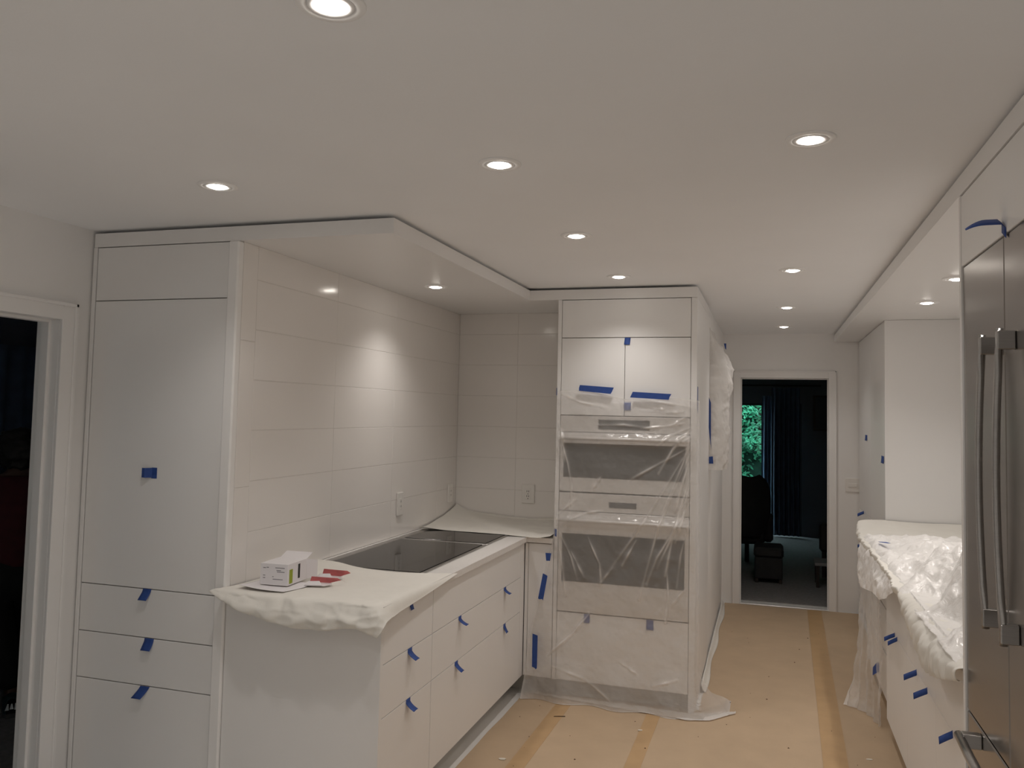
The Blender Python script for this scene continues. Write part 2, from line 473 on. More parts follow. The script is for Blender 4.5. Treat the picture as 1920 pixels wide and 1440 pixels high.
boxes('slot', [(-1.5605, -1.5575, 5.2955, 5.2968, 1.128, 1.140), (-1.5475, -1.5445, 5.2955, 5.2968, 1.128, 1.140), (-1.5545, -1.5495, 5.2955, 5.2968, 1.114, 1.119),
               (-1.5605, -1.5575, 5.2955, 5.2968, 1.096, 1.108), (-1.5475, -1.5445, 5.2955, 5.2968, 1.096, 1.108), (-1.5545, -1.5495, 5.2955, 5.2968, 1.083, 1.088)], M['dark'], o)
t = thing('light_switch', 'white light switch plate on the wall right of the far doorway', 'switch', (0.70, 7.63, 1.04))
box('plate', (0.640, 0.757, 7.620, 7.6296, 1.040, 1.158), M['plastic_white'], t, bev=0.002)
box('rocker', (0.662, 0.735, 7.614, 7.621, 1.082, 1.116), M['plastic_white'], t, bev=0.002)

# ------------------------------------------------------------------ oven tower
tw = thing('oven_tower', 'tall white oven tower cabinet wrapped in clear plastic', 'cabinet', (-0.8, 5.2, 0))
boxes('carcass', [(-1.208, -0.412, 5.30, 5.68, 0.112, SOF0 - 0.001), (-1.208, -0.412, 4.7235, 5.30, 1.66, SOF0 - 0.001), (-1.208, -0.412, 4.7235, 5.30, 0.112, 0.500), (-1.208, -1.186, 4.7235, 5.30, 0.5, 1.66)], M['carcass'], tw)
box('side_panel', (-1.210, -1.187, 4.70, 4.7225, 0.112, SOF0 - 0.001), M['lacquer'], tw)
box('side_panel', (-0.424, -0.390, 4.70, 5.68, 0.0, SOF0 - 0.001), M['lacquer'], tw)
box('flap_door', (-1.184, -0.4265, 4.70, 4.722, 2.1165, SOF0 - 0.004), M['lacquer'], tw)
box('door', (-1.184, -0.8055, 4.70, 4.722, 1.657, 2.1125), M['lacquer'], tw)
box('door', (-0.8025, -0.4265, 4.70, 4.722, 1.657, 2.1125), M['lacquer'], tw)
box('drawer', (-1.184, -0.4265, 4.70, 4.722, 0.114, 0.503), M['lacquer'], tw)
box('toe_kick', (-1.208, -0.425, 4.80, 4.815, 0.0, 0.111), M['kick'], tw)

def oven(label, z0, z1, ctrl, dispx, dispz, hz, win):
    t = thing('wall_oven', label, 'oven', (-0.805, 4.95, z0), 'built-in ovens in the tower')
    box('body', (-1.182, -0.428, 4.712, 5.28, z0 + 0.003, z1 - 0.003), M['carcass'], t)
    c = box('control_panel', (-1.183, -0.427, 4.698, 4.711, ctrl + 0.003, z1 - 0.002), M['steel_light'], t)
    box('display', (dispx[0], dispx[1], 4.6965, 4.6985, dispz[0], dispz[1]), M['display'], c, bev=0.0005)
    d = box('door', (-1.183, -0.427, 4.696, 4.711, z0 + 0.002, ctrl - 0.002), M['steel_light'], t)
    box('window', (-1.160, -0.450, 4.6945, 4.6965, win[0], win[1]), M['ovenglass'], d, bev=0.0005)
    h = tube('handle', [(-1.175, 4.668, hz), (-0.435, 4.668, hz)], 0.010, M['steel_light'], d, 12)
    for hx in (-1.12, -0.51):
        box('handle_post', (hx, hx + 0.02, 4.668, 4.696, hz - 0.008, hz + 0.008), M['steel_light'], d)
oven('upper built-in oven with a wide display behind the plastic', 1.206, 1.654, 1.555, (-0.955, -0.655), (1.575, 1.632), 1.520, (1.290, 1.490))
oven('lower built-in oven with a small display and a taller dark window', 0.508, 1.201, 1.092, (-0.885, -0.725), (1.122, 1.155), 1.042, (0.685, 0.962))

# ------------------------------------------------------------------ fridge wall
fr = thing('refrigerator', 'stainless steel french door refrigerator with tall curved handles at the right', 'refrigerator', (0.9, 2.25, 0))
box('body', (0.612, 1.23, 1.80, 2.690, 0.03, 2.1235), M['fridge'], fr)
def fdoor(y0, y1, z0, z1):
    return box('door', (0.555, 0.611, y0, y1, z0, z1), M['fridge'], fr, bev=0.003)
d_near = fdoor(1.80, 2.2475, 0.834, 2.1235)
d_far = fdoor(2.2525, 2.690, 0.834, 2.1235)
dw = box('freezer_drawer', (0.555, 0.611, 1.80, 2.690, 0.11, 0.828), M['fridge'], fr, bev=0.003)
box('toe_grille', (0.60, 0.62, 1.80, 2.690, 0.0, 0.10), M['dark'], fr)
def fhandle(door, y):
    pts = [(0.524 - 0.012 * math.sin(math.pi * i / 14), y, 1.145 + (1.885 - 1.145) * i / 14) for i in range(15)]
    tube('handle_bar', pts, 0.009, M['steel'], door, 12)
    for z in (1.150, 1.835):
        box('handle_post', (0.516, 0.5545, y - 0.012, y + 0.012, z, z + 0.045), M['steel'], door, bev=0.002)
fhandle(d_far, 2.330)
fhandle(d_near, 2.165)
tube('handle_bar', [(0.506, 2.56, 0.798), (0.500, 2.40, 0.797), (0.497, 2.25, 0.797), (0.500, 2.05, 0.797), (0.506, 1.90, 0.798)], 0.0125, M['steel'], dw, 12)
for y in (2.53, 1.93):
    box('handle_post', (0.508, 0.5545, y - 0.014, y + 0.014, 0.778, 0.816), M['steel'], dw, bev=0.002)
fc = thing('fridge_surround', 'white panels framing the steel refrigerator above and beside it', 'cabinet', (0.9, 2.25, 0))
box('side_panel', (0.550, 1.24, 2.6945, 2.716, 0.0, SOF0 - 0.001), M['lacquer'], fc)
box('side_panel', (0.550, 1.24, 1.772, 1.795, 0.0, SOF0 - 0.001), M['lacquer'], fc)
box('flap_door', (0.552, 0.572, 1.797, 2.6925, 2.126, SOF0 - 0.005), M['lacquer'], fc)
box('body', (0.575, 1.24, 1.797, 2.6925, 2.126, SOF0 - 0.002), M['carcass'], fc)

# ------------------------------------------------------------------ right-hand cabinets
def right_unit(label, y0, y1, x, seams, two=False):
    t = thing('base_cabinet', label, 'cabinet', (x + 0.3, (y0 + y1) / 2, 0), 'white base cabinets along the right wall')
    box('body', (x + 0.021, 1.24, y0 + 0.001, y1 - 0.001, 0.10, 0.893), M['carcass'], t)
    box('toe_kick', (x + 0.06, x + 0.075, y0 + 0.001, y1 - 0.001, 0.0, 0.099), M['kick'], t)
    for z0, z1 in seams:
        box('drawer', (x, x + 0.02, y0 + 0.0008, y1 - 0.0008, z0, z1), M['lacquer'], t, bev=0.0006)
    return t
SE = ((0.6105, 0.888), (0.102, 0.609))
right_unit('white base cabinet right beside the refrigerator panel', 2.717, 3.42, 0.60, SE)
right_unit('white base cabinet between the refrigerator one and the end cabinet, with two tape tabs', 3.42, 4.08, 0.60, SE)
right_unit('white base cabinet at the end before the plastic-draped one', 4.08, 4.745, 0.60, SE)
right_unit('white base cabinet behind the hanging clear plastic', 4.76, 5.94, 0.635, ((0.36, 0.60), (0.61, 0.888), (0.102, 0.35)))
tag(box('worktop', (0.578, 1.245, 2.717, 5.965, 0.8955, 0.925), M['stone']), 'white worktop covered by paper and plastic along the right wall', 'worktop')
rt = thing('tall_cabinet', 'tall white cabinet at the far right next to the far doorway', 'cabinet', (1.0, 6.8, 0))
box('body', (0.772, 1.245, 5.99, 7.62, 0.10, SOF0 - 0.001), M['carcass'], rt)
box('side_panel', (0.750, 1.247, 5.968, 5.989, 0.0, SOF0 - 0.001), M['lacquer'], rt)
box('toe_kick', (0.80, 0.815, 5.99, 7.62, 0.0, 0.099), M['kick'], rt)
for y0, y1 in ((5.992, 6.80), (6.803, 7.615)):
    box('door', (0.751, 0.771, y0, y1, 0.913, SOF0 - 0.004), M['lacquer'], rt)
    for z0, z1 in ((0.66, 0.91), (0.40, 0.657), (0.102, 0.397)):
        box('drawer', (0.751, 0.771, y0, y1, z0, z1), M['lacquer'], rt)

# ------------------------------------------------------------------ downlights
ring_me = lathe_mesh('trim_ring', [(0.0665, 0.0), (0.0665, -0.002), (0.064, -0.0045), (0.050, -0.0055), (0.046, -0.004), (0.0455, 0.0)], 40)
gim_me = lathe_mesh('gimbal', [(0.0445, 0.0), (0.0445, -0.0045), (0.041, -0.006), (0.034, -0.005), (0.031, -0.0035), (0.0305, 0.0)], 36)
bulb_me = lathe_mesh('bulb', [(0.0300, -0.001), (0.0295, -0.0055), (0.022, -0.0095), (0.010, -0.0112), (0.0008, -0.0115)], 28)
ring_me.materials.append(M['ring']); gim_me.materials.append(M['ring']); bulb_me.materials.append(M['bulb'])
lamp_data = bpy.data.lights.new('bulb_beam', 'SPOT')
lamp_data.energy = LAMP_WATT
lamp_data.color = LAMP_COLOR
lamp_data.spot_size = math.radians(LAMP_CONE)
lamp_data.spot_blend = 1.0
lamp_data.shadow_soft_size = 0.028
def downlight(x, y, z, label, group='recessed downlights'):
    t = thing('downlight', label, 'light', (x, y, z), group)
    for nm, me in (('trim_ring', ring_me), ('gimbal', gim_me), ('bulb', bulb_me)):
        o = bpy.data.objects.new(nm, me)
        COL.objects.link(o); o.parent = t
    l = bpy.data.objects.new('bulb_beam', lamp_data)
    COL.objects.link(l); l.parent = t; l.location = (0, 0, -0.016)
ZC = CEIL - 0.0002
for x, y, lab in ((-0.79, 1.31, 'large ceiling downlight cut off by the top edge of the photo'),
                  (-0.79, 2.312, 'ceiling downlight in the middle row, second from the camera'),
                  (0.106, 2.293, 'ceiling downlight nearest the refrigerator'),
                  (-1.818, 2.325, 'ceiling downlight in front of the tall pantry cabinet'),
                  (-0.785, 3.329, 'ceiling downlight beside the edge of the cooktop soffit'),
                  (-0.788, 4.370, 'ceiling downlight right in front of the oven tower'),
                  (0.114, 4.329, 'ceiling downlight in the right row, level with the oven tower light'),
                  (0.115, 5.785, 'ceiling downlight second from the far doorway'),
                  (0.118, 6.993, 'ceiling downlight closest to the far doorway')):
    downlight(x, y, ZC, lab)
for x, y, lab in ((0.11, 0.30, 'out-of-frame ceiling downlight just behind the camera on the right'),
                  (-0.79, 0.30, 'out-of-frame ceiling downlight just behind the camera in the middle row'), (-1.82, 0.30, 'out-of-frame ceiling downlight just behind the camera on the left'),
                  (-0.79, -0.9, 'out-of-frame ceiling downlight far behind the camera in the middle row'), (0.11, -0.9, 'out-of-frame ceiling downlight far behind the camera on the right'),
                  (-1.82, -0.9, 'out-of-frame ceiling downlight far behind the camera on the left')):
    downlight(x, y, ZC, lab, 'recessed downlights out of view')
downlight(-1.752, 4.093, SOF0 - 0.0002, 'small downlight in the soffit over the cooktop')
downlight(0.866, 5.106, SOF0 - 0.0002, 'soffit downlight over the far end of the right worktop')
downlight(0.856, 4.268, SOF0 - 0.0002, 'soffit downlight over the right worktop beside the refrigerator panel')
downlight(0.86, 3.35, SOF0 - 0.0002, 'unseen soffit downlight added to brighten the right worktop, hidden by the refrigerator', 'recessed downlights out of view')  # unseen lamp, added to brighten the paper and plastic below it

# ------------------------------------------------------------------ blue tape
def poly_sheet(name, pts, m, thick=0.0008, parent=None):
    me = bpy.data.meshes.new(name)
    me.from_pydata([tuple(p) for p in pts], [], [tuple(range(len(pts)))])
    o = _link(name, me, m, parent)
    s = o.modifiers.new('thickness', 'SOLIDIFY'); s.thickness = thick; s.offset = 0
    return o

TABS = 'blue tape tabs used as pulls'
def tab(label, p, wdir, n, w=0.036, l=0.045, out=0.022, skew=0.0, stuck=0.25, down=(0, 0, -1), lift=0.0008):
    """strip of tape stuck at p (its top middle), then peeling away from the face"""
    p, wdir, n, down = Vector(p), Vector(wdir).normalized(), Vector(n).normalized(), Vector(down).normalized()
    K = 9
    P = np.zeros((K, 4, 3))
    for i in range(K):
        t = i / (K - 1)
        q = max(0.0, (t - stuck) / (1 - stuck))
        a = out * q ** 1.15
        d = math.sqrt(max(0.0, (l * t) ** 2 - a * a))
        c = p + down * d + n * (lift + a) + wdir * skew * t
        for j in range(4):
            e = (j / 3 - 0.5) * w
            P[i, j] = c + wdir * e + n * 0.0012 * math.sin(3 * t + j) * q
    o = grid_mesh('tape_tab', P, M['tape'], None, thick=0.0008)
    return tag(o, label, 'tape', TABS)

FY = (0, -1, 0)
XP = (1, 0, 0)
tab('blue tape tab hanging on the top drawer of the pantry', (-2.464, 2.82, 0.898), XP, FY, 0.042, 0.048, 0.016, -0.012)
tab('blue tape tab hanging on the middle drawer of the pantry', (-2.442, 2.82, 0.698), XP, FY, 0.046, 0.050, 0.014, -0.008)
tab('slanted blue tape tab on the bottom drawer of the pantry', (-2.452, 2.82, 0.503), XP, FY, 0.046, 0.052, 0.016, -0.032)
# folded tab on the pantry door
t = thing('tape_tab', 'folded blue tape tab stuck in the middle of the tall pantry door', 'tape', (-2.478, 2.815, 1.357), TABS)
P = np.array([[(-2.508, 2.806, 1.357), (-2.508, 2.806, 1.397)], [(-2.492, 2.803, 1.357), (-2.492, 2.803, 1.397)], [(-2.468, 2.819, 1.357), (-2.468, 2.819, 1.398)]])
grid_mesh('flap', P, M['tape'], t, thick=0.0008, smooth=False)
P = np.array([[(-2.470, 2.8192, 1.354), (-2.470, 2.8192, 1.399)], [(-2.443, 2.8192, 1.354), (-2.443, 2.8192, 1.399)]])
grid_mesh('stuck_end', P, M['tape'], t, thick=0.0008, smooth=False)
YP = (0, 1, 0)
XN = (1, 0, 0)
def ctab(label, y, z, **k):
    return tab(label, (-1.39, y, z), YP, XN, **k)
ctab('dark blue tape square near the paper on the top drawer of the narrow cabinet', 3.085, 0.880, w=0.030, l=0.030, out=0.006, skew=0.004)
ctab('blue tape tab on the second drawer of the narrow cabinet', 3.085, 0.6975, w=0.040, l=0.055, out=0.036)
ctab('blue tape tab on the bottom drawer of the narrow cabinet', 3.082, 0.4975, w=0.040, l=0.055, out=0.036)
ctab('blue tape tab on the near side of the wide cabinet second drawer', 3.645, 0.6975, w=0.034, l=0.055, out=0.040)
ctab('blue tape tab on the near side of the wide cabinet bottom drawer', 3.612, 0.4975, w=0.038, l=0.055, out=0.034)
ctab('blue tape tab on the far side of the wide cabinet second drawer', 4.330, 0.6975, w=0.038, l=0.048, out=0.034)
ctab('dark blue tape tab on the far side of the wide cabinet bottom drawer', 4.335, 0.4975, w=0.036, l=0.050, out=0.018)

STRIPS = 'blue tape strips holding the plastic'
def strip(label, pts):
    return tag(poly_sheet('tape_strip', pts, M['tape']), label, 'tape', STRIPS)
yF = 4.6965
yG = 4.640
strip('short blue tape strip at the top of the corner cabinet door', [(-1.249, 4.655, 0.845), (-1.214, 4.655, 0.845), (-1.221, 4.655, 0.800), (-1.244, 4.655, 0.800)])
strip('slanted blue tape strip in the middle of the corner cabinet door', [(-1.258, yG, 0.728), (-1.243, yG, 0.722), (-1.230, yG, 0.715), (-1.254, yG, 0.572), (-1.262, yG, 0.580), (-1.272, yG, 0.577), (-1.281, yG, 0.578), (-1.284, yG, 0.585)])
strip('long upright blue tape strip at the bottom of the corner cabinet door', [(-1.314, yG, 0.377), (-1.282, yG, 0.368), (-1.283, yG, 0.182), (-1.290, yG, 0.174), (-1.298, yG, 0.182), (-1.313, yG, 0.186)])
yT = 4.672
strip('long blue tape strip on the left oven tower door', [(-1.064, yT, 1.833), (-1.069, yT, 1.815), (-1.069, yT, 1.799), (-0.880, yT, 1.783), (-0.872, yT, 1.797), (-0.862, yT, 1.820), (-0.940, yT, 1.825)])
strip('long blue tape strip on the right oven tower door', [(-0.751, yT, 1.797), (-0.760, yT, 1.778), (-0.766, yT, 1.764), (-0.545, yT, 1.754), (-0.540, yT, 1.770), (-0.530, yT, 1.787), (-0.640, yT, 1.792)])
strip('small blue tape piece at the worktop corner beside the oven tower', [(-1.205, 4.678, 0.985), (-1.190, 4.674, 0.985), (-1.190, 4.674, 0.940), (-1.205, 4.678, 0.945)])
strip('thin blue tape piece on the left edge of the oven tower', [(-1.2115, 4.695, 1.815), (-1.212, 4.715, 1.812), (-1.212, 4.715, 1.775), (-1.2115, 4.695, 1.770)])
strip('thin blue tape piece on the right side of the oven tower', [(-0.3888, 4.735, 1.835), (-0.3888, 4.765, 1.83), (-0.3888, 4.765, 1.69), (-0.3888, 4.735, 1.69)])
tab('blue tape tab at the top of the oven tower doors', (-0.789, 4.70, 2.114), XP, FY, 0.034, 0.042, 0.004, -0.004)
tab('grey-looking tape tab under the plastic between the oven tower doors', (-0.785, 4.70, 1.735), XP, FY, 0.040, 0.045, 0.004)
tab('tape tab under the plastic on the left of the tower drawer', (-1.005, 4.70, 0.503), XP, FY, 0.034, 0.05, 0.006)
tab('tape tab under the plastic on the right of the tower drawer', (-0.640, 4.70, 0.503), XP, FY, 0.040, 0.055, 0.006)
# right-hand run
def rtab(label, y, z, x=0.60, w=0.024, l=0.06, out=0.042, **k):
    K = 6
    P = np.zeros((K, 3, 3))
    for i in range(K):
        a = i / (K - 1)
        q = max(0.0, a - 0.15) / 0.85
        for j in range(3):
            e = (j / 2 - 0.5) * w
            P[i, j] = (x - 0.001 - out * q * (0.9 + 0.1 * q), y - 0.012 * q + e * 0.4, z - 0.4 * l * a ** 1.3 + e * 0.92)
    return tag(grid_mesh('tape_tab', P, M['tape'], None, thick=0.0008), label, 'tape', TABS)
rtab('dark tape tab on the end base cabinet before the hanging plastic', 4.44, 0.610, out=0.050, w=0.02)
rtab('second dark tape tab beside it on the end base cabinet', 4.36, 0.610, out=0.044, w=0.02)
rtab('blue tape tab just left of the paper fold on the middle right cabinet', 3.82, 0.610, out=0.052, l=0.062)
rtab('blue tape tab below the paper fold on the middle right cabinet', 3.58, 0.610, out=0.052, l=0.062)
rtab('blue tape tab next to the refrigerator handle', 3.12, 0.610, out=0.045, l=0.06)
tab('small dark tape square high on the far door of the tall cabinet', (0.751, 7.07, 1.545), YP, (-1, 0, 0), w=0.14, l=0.045, out=0.004)
tab('small dark tape square on the near edge of the tall cabinet', (0.751, 6.09, 1.420), YP, (-1, 0, 0), w=0.13, l=0.05, out=0.004)
rtab('tape tab on the top drawer of the tall cabinet', 7.25, 0.910, x=0.751, w=0.025, out=0.05, l=0.062)
rtab('tape tab on the second drawer of the tall cabinet', 7.25, 0.657, x=0.751, w=0.025, out=0.05, l=0.062)
rtab('tape tab on the bottom drawer of the tall cabinet', 7.05, 0.397, x=0.751, w=0.025, out=0.05, l=0.062)
# curled tape above the fridge
K = 14
P = np.zeros((K, 3, 3))
for i in range(K):
    a = i / (K - 1)
    x = 0.5515 - 0.085 * max(0, a - 0.22) / 0.78
    z = 2.122 + 0.034 * min(1, a / 0.3) - 0.016 * max(0, (a - 0.55) / 0.45) ** 2
    wd = 0.032 * (1 - 0.75 * max(0, (a - 0.6) / 0.4))
    for j in range(3):
        P[i, j] = (x, 2.232 + (j - 1) * wd * 0.6, z + (j - 1) * wd * 0.34)
tag(grid_mesh('tape_tab', P, M['tape'], None, thick=0.0008), 'curled blue tape sticking out above the refrigerator doors', 'tape', TABS)

# ------------------------------------------------------------------ clear film over the oven tower
def seg_dist(X, Z, pl):
    d = np.full(X.shape, 9.0)
    for (x0, z0), (x1, z1) in zip(pl[:-1], pl[1:]):
        vx, vz = x1 - x0, z1 - z0
        t = np.clip(((X - x0) * vx + (Z - z0) * vz) / (vx * vx + vz * vz + 1e-9), 0, 1)
        d = np.minimum(d, np.hypot(X - x0 - t * vx, Z - z0 - t * vz))
    return d
CREASES = [[(-0.420, 1.500), (-0.555, 1.260), (-0.690, 1.035), (-0.885, 0.750)],
           [(-0.425, 1.450), (-0.590, 1.045), (-0.655, 0.800), (-0.70, 0.62)],
           [(-0.418, 1.335), (-0.510, 1.005), (-0.555, 0.760)],
           [(-0.420, 1.600), (-0.530, 1.550), (-0.610, 1.490)],
           [(-0.420, 1.570), (-0.500, 1.520)], [(-0.420, 1.550), (-0.470, 1.510)],
           [(-0.440, 1.480), (-0.770, 1.285)], [(-0.430, 1.22), (-0.465, 1.06), (-0.50, 0.95)],
           [(-1.180, 1.550), (-1.130, 1.370), (-1.105, 1.245), (-1.10, 1.10)],
           [(-1.105, 1.050), (-1.010, 1.090), (-0.920, 1.105)], [(-1.18, 1.075), (-1.08, 1.16)],
           [(-1.180, 0.940), (-1.145, 0.730), (-1.13, 0.60)],
           [(-0.985, 0.515), (-1.080, 0.390), (-1.235, 0.250)], [(-0.855, 0.785), (-0.925, 0.690)],
           [(-0.545, 0.80), (-0.535, 0.640), (-0.55, 0.5)], [(-0.640, 1.700), (-0.555, 1.700)], [(-0.555, 1.680), (-0.460, 1.685)],
           [(-0.525, 1.610), (-0.450, 1.655)], [(-0.87, 1.792), (-0.76, 1.762), (-0.420, 1.715)], [(-1.175, 1.78), (-1.06, 1.73), (-0.9, 1.70)],
           [(-1.20, 0.20), (-1.02, 0.15), (-0.85, 0.055)], [(-0.93, 1.3), (-0.98, 1.22)], [(-0.422, 1.59), (-0.52, 1.47), (-0.60, 1.33)], [(-0.425, 1.53), (-0.46, 1.40), (-0.53, 1.22), (-0.58, 1.10)], [(-0.42, 1.30), (-0.45, 1.16), (-0.52, 0.98), (-0.60, 0.80)], [(-0.43, 1.05), (-0.47, 0.88), (-0.49, 0.70)], [(-1.19, 1.62), (-1.16, 1.52), (-1.15, 1.38)], [(-0.46, 1.62), (-0.58, 1.60), (-0.70, 1.585)], [(-0.95, 1.60), (-0.80, 1.605), (-0.66, 1.59)], [(-1.0, 0.95), (-0.93, 0.80), (-0.92, 0.70)], [(-1.19, 1.0), (-1.10, 0.83), (-1.06, 0.70)], [(-0.45, 1.12), (-0.60, 0.86), (-0.66, 0.70)],
           [(-0.43, 1.40), (-0.48, 1.22), (-0.50, 1.12)], [(-1.10, 0.86), (-1.02, 0.72)], [(-0.72, 0.95), (-0.80, 0.80)], [(-0.44, 0.70), (-0.52, 0.60)], [(-0.80, 0.26), (-0.70, 0.20)], [(-0.62, 0.15), (-0.48, 0.20)]]
nu, nv = 230, 380
uu, vv = np.meshgrid(np.linspace(0, 1, nu), np.linspace(0, 1, nv), indexing='ij')
ztop = 1.795 - 0.055 * uu + 0.015 * np.sin(uu * 9)
Z = ztop * (1 - vv)
left = np.interp(Z, [0, 0.15, 0.35, 0.60, 0.80, 0.95, 1.8], [-1.375, -1.36, -1.345, -1.29, -1.24, -1.208, -1.200])
right = np.interp(Z, [0, 0.10, 0.22, 0.4, 1.0, 1.5, 1.8], [-0.02, -0.20, -0.26, -0.28, -0.30, -0.335, -0.35])
S = left + (right - left) * uu                       # distance along the front, then round the corner
crn = -0.386
X = np.where(S > crn, crn + 0.012 * (1 - np.exp(-(S - crn) / 0.01)), S)
Yb = 4.676 + np.where(S > crn, (S - crn) * 0.95, 0.0)
flare = np.interp(Z, [0, 0.05, 0.12, 0.25, 0.5], [1.0, 0.85, 0.55, 0.15, 0.0])
Yb = Yb - 0.055 * flare * np.where(S > crn, 0.3, 1.0) - 0.02 * flare * np.sin(S * 21)
X = X + np.where(S > crn - 0.08, 0.17 * flare ** 2 * np.clip((S - crn + 0.08) / 0.25, 0, 1), 0)
G = np.stack([X, Yb, Z], -1)
lump = fbm(np.stack([S, Z, Z * 0], -1)[::2, ::2], 5.0, 4, 3.3)
lump = np.repeat(np.repeat(lump, 2, 0), 2, 1)[:nu, :nv]
dy = -0.008 * lump
fold = np.zeros((nu, nv))
for k, pl in enumerate(CREASES):
    d = seg_dist(S, Z, pl)
    p0, p1 = np.array(pl[0]), np.array(pl[-1])
    tt = np.clip(((S - p0[0]) * (p1 - p0)[0] + (Z - p0[1]) * (p1 - p0)[1]) / ((p1 - p0) @ (p1 - p0)), 0, 1)
    st = np.sin(np.pi * (0.06 + 0.88 * tt)) ** 0.7 * (0.75 + 0.35 * np.sin(tt * 11 + k * 2.1)) * (0.55 + 0.45 * ((k * 7) % 5) / 4)
    wd = 0.0022 + 0.0028 * tt
    dy -= 0.010 * st * np.exp(-(d / 0.007) ** 2)
    fold += 1.3 * st * np.exp(-(d / (wd * 1.25)) ** 2) + 0.15 * st * np.exp(-(d / 0.02) ** 2)
# where the film is drawn tight over the oven door handles
for hz in (1.520, 1.042):
    on = (S > -1.19) & (S < -0.42)
    g = np.exp(-((Z - hz) / 0.03) ** 2)
    dy -= np.where(on, 0.026 * g, 0)
    fold += np.where(on, 0.30 * np.exp(-((Z - hz - 0.004) / 0.006) ** 2), 0)
fold += 0.35 * np.exp(-(vv / 0.006) ** 2) + 0.5 * np.exp(-((1 - vv) / 0.02) ** 2) + 0.25 * np.exp(-(uu / 0.008) ** 2)
fold += 0.30 * np.interp(Z, [0, 0.12, 0.3], [0.8, 0.5, 0])
G[:, :, 1] += dy * np.where(S > crn, 0.4, 1.0)
G[:, :, 1] = np.where((S < crn) & (Z > 0.1), np.minimum(G[:, :, 1], 4.691), G[:, :, 1])
G[:, :, 2] = np.maximum(G[:, :, 2], 0.006)
tag(grid_mesh('plastic_sheet', G, M['film'], None, np.clip(fold, 0, 1.2)), 'clear creased plastic sheet taped over the front of the oven tower', 'plastic sheet')
# its tail lying on the floor
nu, nv = 110, 26
uu, vv = np.meshgrid(np.linspace(0, 1, nu), np.linspace(0, 1, nv), indexing='ij')
x = -1.37 + 1.20 * uu
yb = np.interp(x, [-1.37, -0.65, -0.42, -0.30, -0.17], [4.72, 4.632, 4.600, 4.640, 4.80])
yt = np.interp(x, [-1.37, -0.40, -0.17], [4.745, 4.70, 4.83])
P = np.stack([x, yt + (yb - yt) * vv, np.zeros_like(x)], -1)
P[:, :, 2] = 0.010 + 0.012 * np.abs(fbm(P, 14, 3, 8.0)) * (1 - 0.5 * vv)
tag(grid_mesh('plastic_sheet', P, M['film_side'], None, 0.3 + 0.5 * vv), 'crumpled white plastic hem lying on the floor along the oven tower', 'plastic sheet')

# bag of film at the right of the tower
nu, nv = 60, 110
uu, vv = np.meshgrid(np.linspace(0, 1, nu), np.linspace(0, 1, nv), indexing='ij')
Z = 2.28 - 0.98 * vv
bul = np.interp(Z, [1.30, 1.40, 1.6, 1.75, 1.9, 2.0, 2.1, 2.2, 2.28], [0.105, 0.115, 0.125, 0.115, 0.150, 0.150, 0.10, 0.045, 0.004])
prof = np.sin(np.pi * np.clip(uu, 0, 1)) ** 0.6
X = -0.389 + bul * prof
Y = 5.70 + 0.42 * uu ** 1.3
P = np.stack([X, Y, Z], -1)
n = fbm(P, 7, 4, 5.1, ridged=True)
P[:, :, 0] += 0.014 * (n - 0.8) * prof
P[:, :, 1] += 0.008 * n
P[:, :, 0] = np.maximum(P[:, :, 0], -0.396)
tag(grid_mesh('plastic_sheet', P, M['film_side'], None, np.clip(n * 0.25, 0, 1)), 'milky plastic sheet bulging from the hall wall behind the oven tower', 'plastic sheet')
strip('narrow blue tape strip between the oven tower and the bulging plastic', [(-0.392, 5.692, 1.80), (-0.378, 5.692, 1.76), (-0.376, 5.692, 1.50), (-0.372, 5.692, 1.44), (-0.384, 5.692, 1.52), (-0.392, 5.692, 1.60)])
strip('small blue tape piece below the bulging plastic', [(-0.388, 5.69, 1.390), (-0.362, 5.69, 1.395), (-0.358, 5.69, 1.345), (-0.388, 5.69, 1.345)])
strip('dark tape scrap at the top edge of the bulging plastic', [(-0.300, 5.80, 2.175), (-0.284, 5.80, 2.175), (-0.284, 5.80, 2.130), (-0.292, 5.80, 2.140)])
# paper strip along the hall wall base
nu, nv = 80, 5
uu, vv = np.meshgrid(np.linspace(0, 1, nu), np.linspace(0, 1, nv), indexing='ij')
y = 5.10 + 2.40 * uu
P = np.stack([-0.384 + 0.028 * vv + 0.008 * np.sin(uu * 17) * vv, y, 0.045 * (1 - vv) ** 2 + 0.008], -1)
tag(grid_mesh('paper_strip', P, M['paper'], None, thick=0.0008), 'narrow white paper strip along the base of the hall wall', 'paper')

